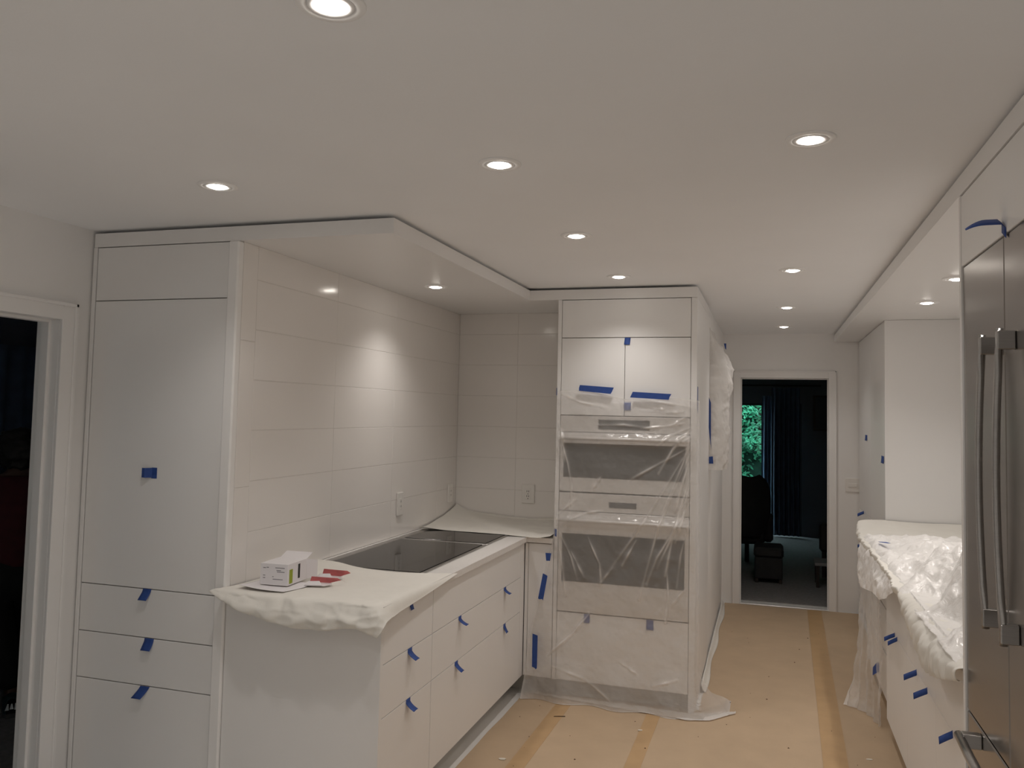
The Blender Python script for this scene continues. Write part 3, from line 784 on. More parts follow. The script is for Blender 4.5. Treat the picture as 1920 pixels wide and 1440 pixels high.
# ------------------------------------------------------------------ paper and clutter on the cooktop worktop
xs = [-2.068, -1.95, -1.80, -1.62, -1.48, -1.385, -1.358]
rows = [
    [(-2.068, 3.50, 0.937), (-1.95, 3.475, 0.937), (-1.80, 3.40, 0.937), (-1.62, 3.365, 0.937), (-1.48, 3.395, 0.936), (-1.395, 3.46, 0.930), (-1.363, 3.53, 0.918)],
    [(-2.068, 3.28, 0.933), (-1.95, 3.26, 0.934), (-1.80, 3.22, 0.934), (-1.62, 3.20, 0.933), (-1.48, 3.22, 0.932), (-1.385, 3.25, 0.930), (-1.358, 3.30, 0.905)],
    [(-2.070, 3.05, 0.932), (-1.95, 3.05, 0.932), (-1.80, 3.03, 0.932), (-1.62, 3.02, 0.934), (-1.48, 3.03, 0.932), (-1.382, 3.06, 0.931), (-1.356, 3.08, 0.893)],
    [(-2.074, 2.86, 0.936), (-1.95, 2.87, 0.932), (-1.80, 2.86, 0.935), (-1.62, 2.86, 0.936), (-1.48, 2.86, 0.934), (-1.384, 2.88, 0.932), (-1.352, 2.90, 0.885)],
    [(-2.085, 2.79, 0.940), (-1.95, 2.785, 0.930), (-1.80, 2.785, 0.928), (-1.62, 2.785, 0.930), (-1.48, 2.785, 0.930), (-1.390, 2.785, 0.928), (-1.345, 2.80, 0.880)],
    [(-2.105, 2.765, 0.936), (-1.98, 2.755, 0.905), (-1.80, 2.750, 0.880), (-1.62, 2.748, 0.872), (-1.48, 2.752, 0.880), (-1.395, 2.755, 0.880), (-1.350, 2.765, 0.855)],
    [(-2.112, 2.758, 0.928), (-1.985, 2.748, 0.882), (-1.81, 2.745, 0.843), (-1.62, 2.742, 0.832), (-1.48, 2.748, 0.850), (-1.405, 2.752, 0.835), (-1.372, 2.758, 0.822)],
    [(-2.105, 2.775, 0.922), (-1.98, 2.772, 0.876), (-1.81, 2.770, 0.836), (-1.62, 2.766, 0.826), (-1.48, 2.772, 0.846), (-1.41, 2.775, 0.838), (-1.380, 2.775, 0.828)]]
P = catmull(rows, 90, 120)
n = grid_normals(P)
wr = fbm(P, 6, 4, 2.2)
edge = np.clip((3.15 - P[:, :, 1]) / 0.35, 0.12, 1)
P[:, :, 2] += np.abs(wr) * 0.004 * edge
P[:, :, 1] -= (0.020 * np.abs(fbm(P * np.array([1, 1, 0.6]), 8, 3, 7.7)) + 0.007 * np.clip(fbm(P * np.array([1, 1, 2.2]), 5, 2, 3.7, ridged=True), 0, 2)) * np.clip((2.84 - P[:, :, 1]) / 0.05, 0, 1)
tag(grid_mesh('masking_paper', P, M['paper'], None, thick=0.0008), 'white paper draped over the near end of the cooktop worktop', 'paper')
rows = [
    [(-2.055, 4.655, 0.950), (-1.90, 4.668, 0.9355), (-1.70, 4.660, 0.9355), (-1.52, 4.656, 0.9345), (-1.40, 4.664, 0.929), (-1.30, 4.660, 0.928), (-1.222, 4.640, 0.945)],
    [(-2.062, 4.70, 0.936), (-1.90, 4.74, 0.935), (-1.70, 4.74, 0.935), (-1.52, 4.73, 0.934), (-1.40, 4.74, 0.930), (-1.30, 4.73, 0.931), (-1.220, 4.72, 0.945)],
    [(-2.068, 4.90, 0.945), (-1.90, 4.92, 0.934), (-1.70, 4.94, 0.935), (-1.52, 4.93, 0.934), (-1.40, 4.93, 0.934), (-1.30, 4.93, 0.934), (-1.220, 4.93, 0.938)],
    [(-2.073, 5.10, 0.970), (-1.92, 5.10, 0.942), (-1.70, 5.12, 0.936), (-1.52, 5.12, 0.935), (-1.40, 5.12, 0.935), (-1.30, 5.12, 0.935), (-1.220, 5.12, 0.938)],
    [(-2.070, 5.270, 1.010), (-1.95, 5.275, 0.965), (-1.70, 5.28, 0.945), (-1.52, 5.28, 0.940), (-1.40, 5.285, 0.945), (-1.30, 5.285, 0.948), (-1.220, 5.285, 0.950)],
    [(-2.066, 5.300, 1.030), (-1.98, 5.302, 0.985), (-1.70, 5.302, 0.960), (-1.52, 5.302, 0.952), (-1.40, 5.302, 0.965), (-1.30, 5.302, 0.968), (-1.220, 5.302, 0.965)]]
P = catmull(rows, 60, 80)
P[:, :, 2] += np.abs(fbm(P, 7, 4, 4.2)) * 0.006 * np.clip((P[:, :, 1] - 4.66) / 0.1, 0, 1)
tag(grid_mesh('masking_paper', P, M['paper'], None, thick=0.0008), 'white paper covering the worktop corner next to the oven tower', 'paper')

# small open carton
def rotp(cx, cy, ang):
    c, s = math.cos(ang), math.sin(ang)
    return lambda x, y, z: (cx + c * x - s * y, cy + s * x + c * y, z)
T = rotp(-1.973, 2.892, 0.06)
bx = thing('carton', 'small open white carton with a green stripe standing on the paper', 'box', (-1.91, 2.97, 0.943))
def quad(name, pts, m, parent, th=0.0012):
    return poly_sheet(name, [T(*p) for p in pts], m, th, parent)
z0, z1, W, D = 0.944, 1.028, 0.122, 0.155
quad('front', [(0, 0, z0), (W, 0, z0), (W, 0, z1), (0, 0, z1)], M['carton'], bx)
quad('side', [(W, 0, z0), (W, D, z0), (W, D, z1), (W, 0, z1)], M['carton'], bx)
quad('side', [(0, 0, z0), (0, D, z0), (0, D, z1), (0, 0, z1)], M['carton'], bx)
quad('bottom', [(0, 0, z0), (W, 0, z0), (W, D, z0), (0, D, z0)], M['carton_grey'], bx)
quad('top', [(0, 0, z1), (W, 0, z1), (W, D, z1), (0, D, z1)], M['carton'], bx)
quad('end_flap', [(0.0, D, z1), (W, D, z1), (W, D + 0.05, z1 + 0.018), (0.0, D + 0.05, z1 + 0.018)], M['carton'], bx)
quad('end_flap', [(W, D, z0), (W, D, z1), (W + 0.035, D + 0.03, z1 - 0.008), (W + 0.035, D + 0.03, z0 + 0.008)], M['carton'], bx)
quad('liner', [(0.004, D - 0.02, z0), (W - 0.004, D - 0.02, z0), (W - 0.004, D - 0.02, z1 - 0.002), (0.004, D - 0.02, z1 - 0.002)], M['carton_grey'], bx)
quad('green_stripe', [(W + 0.001, 0.012, z0 + 0.006), (W + 0.001, 0.038, z0 + 0.006), (W + 0.001, 0.038, z1 - 0.022), (W + 0.001, 0.012, z1 - 0.022)], M['green'], bx, 0.0006)
quad('dark_slot', [(W + 0.001, 0.082, z0 + 0.016), (W + 0.001, 0.098, z0 + 0.016), (W + 0.001, 0.098, z1 - 0.010), (W + 0.001, 0.082, z1 - 0.010)], M['dark'], bx, 0.0006)
for (x, zz, l) in ((0.012, 0.066, 0.012), (0.027, 0.068, 0.010), (0.066, 0.068, 0.042), (0.072, 0.058, 0.020), (0.074, 0.052, 0.034), (0.012, 0.036, 0.010), (0.012, 0.026, 0.010), (0.054, 0.032, 0.006), (0.056, 0.022, 0.045)):
    quad('print', [(x, -0.001, z0 + zz), (x + l, -0.001, z0 + zz), (x + l, -0.001, z0 + zz + 0.003), (x, -0.001, z0 + zz + 0.003)], M['print'], bx, 0.0004)
# leaflet under it
rows = [[(-2.03, 2.99, 0.941), (-1.93, 3.00, 0.9395), (-1.80, 3.01, 0.9395)], [(-2.03, 2.90, 0.943), (-1.93, 2.90, 0.9395), (-1.79, 2.92, 0.9395)], [(-2.02, 2.815, 0.953), (-1.92, 2.81, 0.944), (-1.815, 2.815, 0.941)]]
tag(grid_mesh('leaflet', catmull(rows, 14, 14), M['carton'], None, thick=0.0006), 'white folded leaflet lying under the small carton', 'leaflet')
# torn red packaging pieces
def torn(label, x, y, ang, h):
    t = thing('torn_packaging', label, 'packaging', (x, y, 0.942), 'torn red and white packaging')
    c, s = math.cos(ang), math.sin(ang)
    f = lambda a, b, z: (x + c * a - s * b, y + s * a + c * b, 0.942 + z)
    poly_sheet('card', [f(-0.045, -0.034, 0.001), f(0.040, -0.032, 0.001), f(0.060, 0.0, 0.003), f(0.050, 0.030, 0.002), f(-0.045, 0.030, 0.001)], M['carton'], 0.0012, t)
    poly_sheet('red_flap', [f(-0.042, 0.028, 0.003), f(0.045, 0.022, 0.003), f(0.098, 0.004, h * 0.75), f(0.080, 0.010, h), f(-0.036, 0.030, h * 0.95)], M['red'], 0.0012, t)
    poly_sheet('white_flap', [f(-0.044, -0.030, 0.002), f(0.030, -0.030, 0.003), f(0.012, -0.012, h * 0.62), f(-0.036, -0.010, h * 0.5)], M['carton'], 0.0012, t)
torn('torn red and white packaging farther behind the small carton', -1.795, 3.125, 0.10, 0.030)
torn('torn red and white packaging nearer beside the small carton', -1.765, 2.985, 0.20, 0.026)

# ------------------------------------------------------------------ paper and plastic on the right worktop
ys = [2.725, 2.92, 3.12, 3.32, 3.55, 3.74, 3.90, 4.3, 4.7, 5.1, 5.5, 5.75, 5.955]
zf = [0.900, 0.845, 0.805, 0.806, 0.838, 0.868, 0.905, 0.910, 0.908, 0.905, 0.90, 0.905, 0.93]
xf = [0.548, 0.540, 0.538, 0.540, 0.545, 0.548, 0.552, 0.560, 0.562, 0.562, 0.560, 0.570, 0.585]
rows = []
for y, z, x in zip(ys, zf, xf):
    up = 0.06 if y > 5.9 else (0.015 if y > 5.7 else 0.0)
    rows.append([(1.225, y, 0.935 + up), (1.0, y, 0.932 + up), (0.80, y, 0.935 + up), (0.66, y, 0.936 + up), (0.585, y, 0.936 + up * 0.8), (x - 0.004, y, (z + 0.93) / 2 + 0.015), (x, y, z), (x + 0.012, y, z - 0.006 if z > .86 else z + 0.012)])
P = catmull(rows, 170, 80)
fr_ = np.clip((0.60 - P[:, :, 0]) / 0.04, 0, 1)
r = fbm(P * np.array([0.4, 1.5, 0.4]), 9, 3, 1.1, ridged=True)
P[:, :, 0] -= fr_ * (0.011 * np.clip(r, 0, 2) + 0.012 * np.abs(fbm(P, 4, 2, 5.5)))
P[:, :, 2] += (1 - fr_) * 0.003 * np.clip(r, 0, 2)
tag(grid_mesh('masking_paper', P, M['paper'], None, thick=0.0008), 'white paper draped over the right worktop with a puffy front fold', 'paper')

ys = [2.73, 3.0, 3.3, 3.7, 4.0, 4.3, 4.6, 4.9, 5.15, 5.35, 5.50]
hp = [0.30, 0.36, 0.33, 0.25, 0.17, 0.11, 0.075, 0.05, 0.035, 0.025, 0.01]     # heap height
zf = [0.935, 0.93, 0.93, 0.925, 0.905, 0.80, 0.775, 0.730, 0.700, 0.735, 0.86]
rows = []
for y, h, z in zip(ys, hp, zf):
    x = 0.528 if z < 0.86 else 0.552
    rows.append([(1.20, y, 0.95 + h * 0.5), (1.0, y, 0.95 + h * 0.9), (0.86, y, 0.95 + h), (0.74, y, 0.95 + h * 0.55), (0.65, y, 0.948 + h * 0.15), (0.585, y, 0.946), (x + 0.006, y, (z + 0.94) / 2), (x, y, z)])
P = catmull(rows, 210, 130)
r1 = fbm(P, 3.6, 3, 9.1, ridged=True)
r2 = fbm(P, 11, 2, 2.9, ridged=True)
nn = grid_normals(P)
top = np.clip((P[:, :, 0] - 0.56) / 0.06, 0.15, 1)
amp = 0.046 * np.interp(P[:, :, 1], [2.7, 3.8, 4.6, 5.5], [1.2, 1.1, 0.7, 0.4])
P[:, :, 2] += top * (amp * (r1 - 0.6) + 0.006 * (r2 - 0.6))
P[:, :, 0] -= (1 - top) * (0.012 * np.clip(r1, 0, 2) + 0.005 * r2)
P[:, :, 1] += 0.007 * r2
P[:, :, 2] = np.where(P[:, :, 0] > 0.575, np.maximum(P[:, :, 2], 0.942), P[:, :, 2])
P[:, :, 1] = np.clip(P[:, :, 1], 2.722, 5.95)
tag(grid_mesh('plastic_sheet', P, M['film_heap'], None, np.clip((r1 - 0.7) * 0.6, 0, 1)), 'heap of crumpled clear plastic on the right worktop', 'plastic sheet')
poly = [(0.60, 5.08, 0.972), (0.64, 5.06, 0.975), (0.66, 5.03, 0.974), (0.645, 5.02, 0.974), (0.605, 5.05, 0.973)]
strip('tiny blue tape scrap on the paper at the far end of the right worktop', poly)

# veil down to the floor
L = [(0.560, 5.52, 0.86), (0.545, 5.45, 0.62), (0.525, 5.36, 0.38), (0.475, 5.26, 0.14), (0.420, 5.17, 0.012)]
C = [(0.560, 5.25, 0.86), (0.555, 5.22, 0.62), (0.555, 5.18, 0.38), (0.550, 5.13, 0.14), (0.540, 5.07, 0.010)]
Rr = [(0.572, 4.80, 0.86), (0.578, 4.80, 0.62), (0.580, 4.82, 0.38), (0.582, 4.84, 0.14), (0.584, 4.86, 0.010)]
P = catmull([L, C, Rr], 70, 110)
uu = np.linspace(0, 1, 70)[:, None]
rp = np.sin(uu * 30 + 2 * np.sin(P[:, :, 2] * 4)) * 0.010 + 0.010 * fbm(P, 9, 3, 6.6)
P[:, :, 0] += rp * np.clip((0.9 - P[:, :, 2]) / 0.3, 0, 1)
P[:, :, 0] = np.minimum(P[:, :, 0], 0.597)
P[:, :, 2] = np.maximum(P[:, :, 2], 0.009)
fold = 0.4 * np.clip(np.sin(uu * 30 + 2 * np.sin(P[:, :, 2] * 4)), 0, 1) ** 3 + 0.5 * np.exp(-(uu / 0.04) ** 2) + 0.4 * np.exp(-((P[:, :, 2]) / 0.06) ** 2)
tag(grid_mesh('plastic_sheet', P, M['film_thin'], None, fold), 'clear plastic veil hanging from the right worktop down to the floor', 'plastic sheet')
strip('blue tape strip on the hanging plastic veil', [(0.556, 4.95, 0.300), (0.572, 4.90, 0.345), (0.580, 4.88, 0.345), (0.580, 4.88, 0.300), (0.556, 4.96, 0.255)])

# ------------------------------------------------------------------ crumbs
def flake(name, x, y, z, r, m, ang=0.0, asp=1.0, h=0.003):
    k = 7
    poly = []
    for i in range(k):
        a = 2 * math.pi * i / k
        rr = r * random.uniform(0.65, 1.15)
        px, py = rr * math.cos(a) * asp, rr * math.sin(a)
        poly.append((x + px * math.cos(ang) - py * math.sin(ang), y + px * math.sin(ang) + py * math.cos(ang)))
    return prism(name, poly, z, z + h, m)
tag(flake('plaster_chip', -1.215, 3.80, 0.0035, 0.011, M['chip'], 0.2, 1.7), 'large pale plaster chip by the orange tape near the cooktop cabinets', 'debris', 'floor debris')
tag(flake('plaster_chip', -1.235, 3.645, 0.0026, 0.009, M['chip'], 0.9, 1.3), 'small pale plaster chip nearest the bottom of the photo', 'debris', 'floor debris')
tag(flake('wood_splinter', -1.085, 4.43, 0.0032, 0.0035, M['crumb'], 0.35, 11.0), 'thin dark wood splinter on the floor before the oven tower', 'debris', 'floor debris')
tag(flake('plaster_chip', -0.64, 4.38, 0.0054, 0.007, M['chip'], 0.3, 1.8), 'pale smear-like chip on the orange tape before the oven tower', 'debris', 'floor debris')
tag(flake('plaster_chip', 0.48, 4.40, 0.0064, 0.009, M['chip'], 0.2, 1.9), 'pale plaster chip on the floor near the right cabinets', 'debris', 'floor debris')
bm = bmesh.new()
def crumb(x, y, z, r):
    a = random.uniform(0, 6.28)
    vs = [bm.verts.new((x + r * math.cos(a + t) * random.uniform(0.6, 1.3), y + r * math.sin(a + t) * random.uniform(0.6, 1.3), z)) for t in (0, 1.6, 3.1, 4.7)]
    tp = bm.verts.new((x, y, z + r * 0.8))
    for i in range(4):
        bm.faces.new((vs[i], vs[(i + 1) % 4], tp))
    bm.faces.new(vs[::-1])
for _ in range(60):
    x, y = random.uniform(-1.3, 0.55), random.uniform(3.4, 6.8)
    crumb(x, y, 0.0025 + 0.002 * (x > -0.6) + 0.002 * (x > 0.32), random.choice((0.003, 0.004, 0.006)))
me = bpy.data.meshes.new('floor_crumbs'); bm.to_mesh(me); bm.free()
o = _link('floor_crumbs', me, M['crumb'], None); o['kind'] = 'stuff'
tag(o, 'dark crumbs scattered over the brown floor paper', 'debris')

# ------------------------------------------------------------------ rooms beyond the doorways
M['dim_light_paint'] = mat('painted_dim_light', (0.16, 0.17, 0.19), 0.8, var=0.03, vscale=3)  # dim bluish daylight of these rooms put into a dark wall colour
M['curtain'] = mat('blue_grey_curtain', (0.22, 0.32, 0.45), 0.85, var=0.1, vscale=8)
M['curtain2'] = mat('dark_blue_curtain', (0.10, 0.14, 0.20), 0.85, var=0.1, vscale=8)
M['seat_dark'] = mat('dark_upholstery', (0.018, 0.017, 0.018), 0.7, var=0.2, vscale=15)
M['wood_dark'] = mat('dark_wood', (0.03, 0.02, 0.015), 0.5, var=0.2, vscale=15)
M['frame_dark'] = mat('dark_window_frame', (0.05, 0.06, 0.07), 0.5, var=0.1)
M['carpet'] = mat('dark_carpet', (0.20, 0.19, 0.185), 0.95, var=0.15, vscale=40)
M['leaf'] = mat('shrub_leaf', (0.04, 0.30, 0.15), 0.5, var=0.5, vscale=3.5)
M['leafshade'] = mat('shrub_shade', (0.006, 0.045, 0.025), 0.9, var=0.4, vscale=8)  # leaf green darkened: shade between the leaves put into the colour
M['lawn'] = mat('garden_ground', (0.03, 0.07, 0.03), 0.95, var=0.3, vscale=9)

struct(box('light_block_wall', (-2.84, -0.52, 5.695, 5.80, 0, CEIL), M['paint'], bev=0))  # unseen wall added to keep sky light out of the soffit gap
# far room
struct(boxes('wall_far_left', [(-2.42, -2.30, 7.752, 12.34, 0, CEIL)], M['dim_light_paint']))
struct(boxes('wall_far_right', [(2.0, 2.12, 7.752, 12.34, 0, CEIL)], M['dim_light_paint']))
struct(boxes('wall_far_near', [(-2.30, -0.53, 7.752, 7.80, 0, CEIL), (1.38, 2.0, 7.752, 7.80, 0, CEIL)], M['dim_light_paint']))
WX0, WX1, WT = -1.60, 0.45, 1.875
struct(boxes('wall_far_back', [(-2.30, WX0, 12.22, 12.34, 0, CEIL), (WX1, 2.0, 12.22, 12.34, 0, CEIL), (WX0, WX1, 12.22, 12.34, WT, CEIL)], M['dim_light_paint']))
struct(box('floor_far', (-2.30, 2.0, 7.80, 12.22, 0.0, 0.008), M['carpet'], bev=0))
glass = bpy.data.materials.new('window_glass'); glass.use_nodes = True
nt = glass.node_tree; nt.nodes.clear()
a = nt.nodes.new('ShaderNodeBsdfTransparent'); b = nt.nodes.new('ShaderNodeBsdfGlossy'); b.inputs['Roughness'].default_value = 0.01
c = nt.nodes.new('ShaderNodeMixShader'); c.inputs[0].default_value = 0.03; d = nt.nodes.new('ShaderNodeOutputMaterial')
nt.links.new(a.outputs[0], c.inputs[1]); nt.links.new(b.outputs[0], c.inputs[2]); nt.links.new(c.outputs[0], d.inputs[0])
win = struct(boxes('window_1', [(WX0, WX0 + 0.05, 12.22, 12.30, 0.02, WT), (WX1 - 0.05, WX1, 12.22, 12.30, 0.02, WT), (WX0, WX1, 12.22, 12.30, WT - 0.03, WT), (WX0, WX1, 12.22, 12.30, 0.009, 0.05), (-0.10, -0.045, 12.22, 12.30, 0.05, WT - 0.03)], M['frame_dark']))
box('pane', (WX0 + 0.05, -0.10, 12.255, 12.261, 0.05, WT - 0.03), glass, win, bev=0)
box('pane', (-0.045, WX1 - 0.05, 12.255, 12.261, 0.05, WT - 0.03), glass, win, bev=0)
def curtain(label, x0, x1, y, z0, z1, waves, m, axis='x', amp=0.035):
    nu, nv = 120, 24
    uu, vv = np.meshgrid(np.linspace(0, 1, nu), np.linspace(0, 1, nv), indexing='ij')
    s = x0 + (x1 - x0) * uu
    w = amp * np.sin(uu * waves * 2 * math.pi + 0.5 * np.sin(vv * 3)) * (0.6 + 0.4 * vv)
    Z = z1 + (z0 - z1) * vv
    P = np.stack([s, y + w, Z], -1) if axis == 'x' else np.stack([y + w, s, Z], -1)
    return tag(grid_mesh('curtain', P, m, None, thick=0.002), label, 'curtain', 'room curtains')
curtain('pale blue sheer curtain edge beside the garden window', -0.085, 0.045, 12.14, 0.03, 1.98, 3, M['curtain'])
curtain('dark blue curtain hanging right of the garden window', 0.04, 0.42, 12.06, 0.03, 2.10, 6, M['curtain2'])
tag(tube('curtain_rod', [(-1.9, 12.10, 2.13), (0.7, 12.10, 2.13)], 0.012, M['wood_dark'], None), 'dark curtain rod above the garden window', 'curtain rod')

def armchair(label, x, y, ang, s=1.0, hb=1.02):
    t = thing('armchair', label, 'chair', (x, y, 0.008), 'dark chairs in the far room')
    t.rotation_euler.z = ang
    O = OFF[t.name]
    def B(name, b, m, bev):
        return box(name, (O.x + b[0] * s, O.x + b[1] * s, O.y + b[2] * s, O.y + b[3] * s, O.z + b[4] * s, O.z + b[5] * s), m, t, bev=bev)
    B('seat', (-0.30, 0.30, -0.30, 0.28, 0.28, 0.46), M['seat_dark'], 0.03)
    # curved back
    rows = []
    for zz, yy, wd in ((0.36, 0.26, 0.31), (0.55, 0.29, 0.33), (0.78, 0.34, 0.32), (0.94, 0.38, 0.27), (hb, 0.40, 0.17)):
        rows.append([(O.x - wd * s, O.y + (yy - 0.06) * s, O.z + zz * s), (O.x - wd * 0.5 * s, O.y + yy * s, O.z + zz * s), (O.x, O.y + (yy + 0.02) * s, O.z + zz * s), (O.x + wd * 0.5 * s, O.y + yy * s, O.z + zz * s), (O.x + wd * s, O.y + (yy - 0.06) * s, O.z + zz * s)])
    grid_mesh('backrest', catmull(rows, 18, 16), M['seat_dark'], t, thick=0.09 * s)
    for sx in (-1, 1):
        B('arm', (sx * 0.34 - 0.05, sx * 0.34 + 0.05, -0.28, 0.28, 0.30, 0.62), M['seat_dark'], 0.03)
        for sy in (-0.25, 0.25):
            B('leg', (sx * 0.27 - 0.02, sx * 0.27 + 0.02, sy - 0.02, sy + 0.02, 0.0, 0.29), M['wood_dark'], 0.003)
    return t
armchair('dark high-backed armchair at the left of the far doorway, before the window', -0.40, 9.50, 3.5, 1.0)
armchair('dark armchair at the right edge of the far doorway', 0.86, 9.35, -1.9, 0.92)
ot = thing('ottoman', 'dark square ottoman on the floor of the far room', 'ottoman', (0.02, 8.80, 0.008))
box('cushion', (-0.14, 0.15, 8.62, 9.02, 0.26, 0.36), M['seat_dark'], ot, bev=0.025)
box('base', (-0.13, 0.14, 8.63, 9.01, 0.05, 0.26), M['seat_dark'], ot, bev=0.01)
for px_, py_ in ((-0.11, 8.65), (0.12, 8.65), (-0.11, 8.99), (0.12, 8.99)):
    box('foot', (px_ - 0.015, px_ + 0.015, py_ - 0.015, py_ + 0.015, 0.008, 0.05), M['wood_dark'], ot)
tbl = thing('side_table', 'low dark side table with a pale top edge at the right of the far doorway', 'table', (0.62, 8.75, 0.008))
box('table_top', (0.44, 0.80, 8.60, 8.92, 0.22, 0.25), mat('pale_table_top', (0.25, 0.25, 0.25), 0.4, var=0.1), tbl, bev=0.004)
for px_, py_ in ((0.47, 8.63), (0.77, 8.63), (0.47, 8.89), (0.77, 8.89)):
    box('leg', (px_ - 0.015, px_ + 0.015, py_ - 0.015, py_ + 0.015, 0.008, 0.22), M['wood_dark'], tbl)
pf = thing('picture_frame', 'dark framed picture hanging on the far room wall', 'picture', (0.80, 12.21, 1.5))
boxes('frame', [(0.60, 1.05, 12.195, 12.219, 1.50, 1.53), (0.60, 1.05, 12.195, 12.219, 1.97, 2.0), (0.60, 0.63, 12.195, 12.219, 1.53, 1.97), (1.02, 1.05, 12.195, 12.219, 1.53, 1.97)], M['wood_dark'], pf)
box('picture', (0.63, 1.02, 12.205, 12.219, 1.53, 1.97), M['frame_dark'], pf)

# garden behind the window
struct(box('ground', (-9, 9, 12.345, 24, -0.15, -0.04), M['lawn'], bev=0))
sh = thing('garden_shrub', 'dense green shrub filling the view through the garden window', 'shrub', (-0.8, 14.0, -0.04))
nu, nv = 60, 40
uu, vv = np.meshgrid(np.linspace(-1, 1, nu), np.linspace(0, 1, nv), indexing='ij')
P = np.stack([-0.8 + 2.9 * uu, 14.15 + 0.25 * np.abs(uu) - 0.15 * np.sin(vv * 3), -0.04 + 3.0 * vv], -1)
P[:, :, 1] -= 0.35 * fbm(P, 1.7, 3, 0.7)
grid_mesh('shaded_backing', P, M['leafshade'], sh, thick=0.1)  # dark sheet behind the leaves, standing in for the shade inside the shrub
rnd = random.Random(3)
lv, lf = [], []
for k in range(15000):
    x = -0.8 + rnd.uniform(-2.7, 1.7); z = rnd.uniform(0.0, 2.9)
    q = Vector((x * 1.7, 5, z * 1.7))
    y = 14.0 - 0.45 * noise.noise(q) - 0.25 * noise.noise(q * 2.7) + rnd.uniform(-0.14, 0.12)
    l = rnd.uniform(0.06, 0.12); w_ = l * 0.20
    d = Vector((rnd.uniform(-1, 1), rnd.uniform(-0.9, 0.1), rnd.uniform(-1.0, 0.35))).normalized()
    sd = d.cross(Vector((rnd.uniform(-.5, .5), -1, rnd.uniform(-.2, .6)))).normalized()
    c0 = Vector((x, y, z)); i = len(lv)
    nrm = d.cross(sd)
    lv += [c0, c0 + d * l * 0.45 + sd * w_ + nrm * 0.008, c0 + d * l - nrm * 0.01, c0 + d * l * 0.45 - sd * w_ + nrm * 0.008, c0 + d * l * 0.5]
    lf += [(i, i + 1, i + 4), (i + 1, i + 2, i + 4), (i + 2, i + 3, i + 4), (i + 3, i, i + 4)]
me = bpy.data.meshes.new('leaves'); me.from_pydata([tuple(v) for v in lv], [], lf)
o = _link('leaves', me, M['leaf'], sh); o['kind'] = 'stuff'

# dim room at the left
struct(boxes('wall_dim_far', [(-6.12, -6.0, -1.0, 6.0, 0, CEIL)], M['dim_light_paint']))
struct(boxes('wall_dim_end', [(-6.0, -2.965, 5.88, 6.0, 0, CEIL)], M['dim_light_paint']))
struct(boxes('wall_dim_near', [(-6.0, -5.2, -1.0, -0.88, 0, CEIL), (-4.7, -2.965, -1.0, -0.88, 0, CEIL), (-5.2, -4.7, -1.0, -0.88, 0, 0.95), (-5.2, -4.7, -1.0, -0.88, 1.50, CEIL)], M['dim_light_paint']))
w2 = struct(boxes('unseen_fill_window', [(-5.2, -5.15, -0.97, -0.91, 0.95, 1.50), (-4.75, -4.7, -0.97, -0.91, 0.95, 1.50), (-5.15, -4.75, -0.97, -0.91, 0.95, 1.0), (-5.15, -4.75, -0.97, -0.91, 1.45, 1.50)], M['frame_dark']))  # unseen window added to give the dim room a bluish fill
box('pane', (-5.15, -4.75, -0.945, -0.939, 1.0, 1.45), glass, w2, bev=0)
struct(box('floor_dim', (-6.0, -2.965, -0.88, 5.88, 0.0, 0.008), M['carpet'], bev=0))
curtain('blue-grey curtain across the far wall of the dim left room', 3.4, 5.8, -5.85, 0.05, 2.12, 14, M['curtain2'], axis='y')

# ------------------------------------------------------------------ person seen from behind in the dim room
M['skin'] = mat('skin', (0.11, 0.06, 0.042), 0.55, var=0.05)
M['hair'] = mat('black_hair', (0.008, 0.007, 0.007), 0.55, var=0.3, vscale=30, bump=0.5, bscale=60)
M['shirt'] = mat('dark_red_shirt', (0.065, 0.008, 0.012), 0.85, var=0.15, vscale=20)
M['trouser'] = mat('black_trousers', (0.008, 0.008, 0.009), 0.85, var=0.2, vscale=20)
M['shoe'] = mat('dark_teal_sneaker', (0.012, 0.03, 0.035), 0.6, var=0.2, vscale=30)
M['sole'] = mat('grey_sole', (0.08, 0.08, 0.08), 0.7, var=0.1)
M['reflective'] = mat('reflective_patch', (0.9, 0.95, 0.95), 0.3, var=0.02)
BASE = Vector((-3.865, 3.418, 0.008))
FW = Vector((-0.745, 0.667, 0)); RT = Vector((0.667, 0.745, 0)); UPV = Vector((0, 0, 1))
def W(r, f, z):
    return BASE + RT * r + FW * f + UPV * z
def skin_mesh(name, nodes, edges, m, parent=None, root=0, levels=2, origin=None):
    me = bpy.data.meshes.new(name)
    me.from_pydata([tuple(W(*n[0])) for n in nodes], edges, [])
    o = _link(name, me, m, parent, origin=origin)
    sk = o.modifiers.new('skin', 'SKIN')
    sk.use_smooth_shade = True
    for i, n in enumerate(nodes):
        r = n[1] if isinstance(n[1], tuple) else (n[1], n[1])
        me.skin_vertices[0].data[i].radius = r
        me.skin_vertices[0].data[i].use_root = (i == root)
    sb = o.modifiers.new('smooth', 'SUBSURF'); sb.levels = levels; sb.render_levels = levels
    return o
nodes = [((0, 0, 0.80), 0.125), ((0, 0.01, 0.95), 0.115), ((0, 0.0, 1.10), 0.125), ((0, -0.01, 1.20), 0.105), ((0, 0.0, 1.265), 0.05), ((0, 0.015, 1.33), 0.062), ((0, 0.025, 1.40), 0.082), ((0, 0.02, 1.46), 0.07)]
edges = [(i, i + 1) for i in range(7)]
def chain(start, pts):
    prev = start
    for p in pts:
        nodes.append(p); edges.append((prev, len(nodes) - 1)); prev = len(nodes) - 1
    return prev
nodes.append(((0, 0.115, 1.385), 0.014)); edges.append((6, len(nodes) - 1))          # nose
LEG = {-1: (-0.04, 0.05, 0.03, 0.0), 1: (0.095, 0.16, 0.125, 0.26)}        # knee right/forward, ankle right/forward: a short step
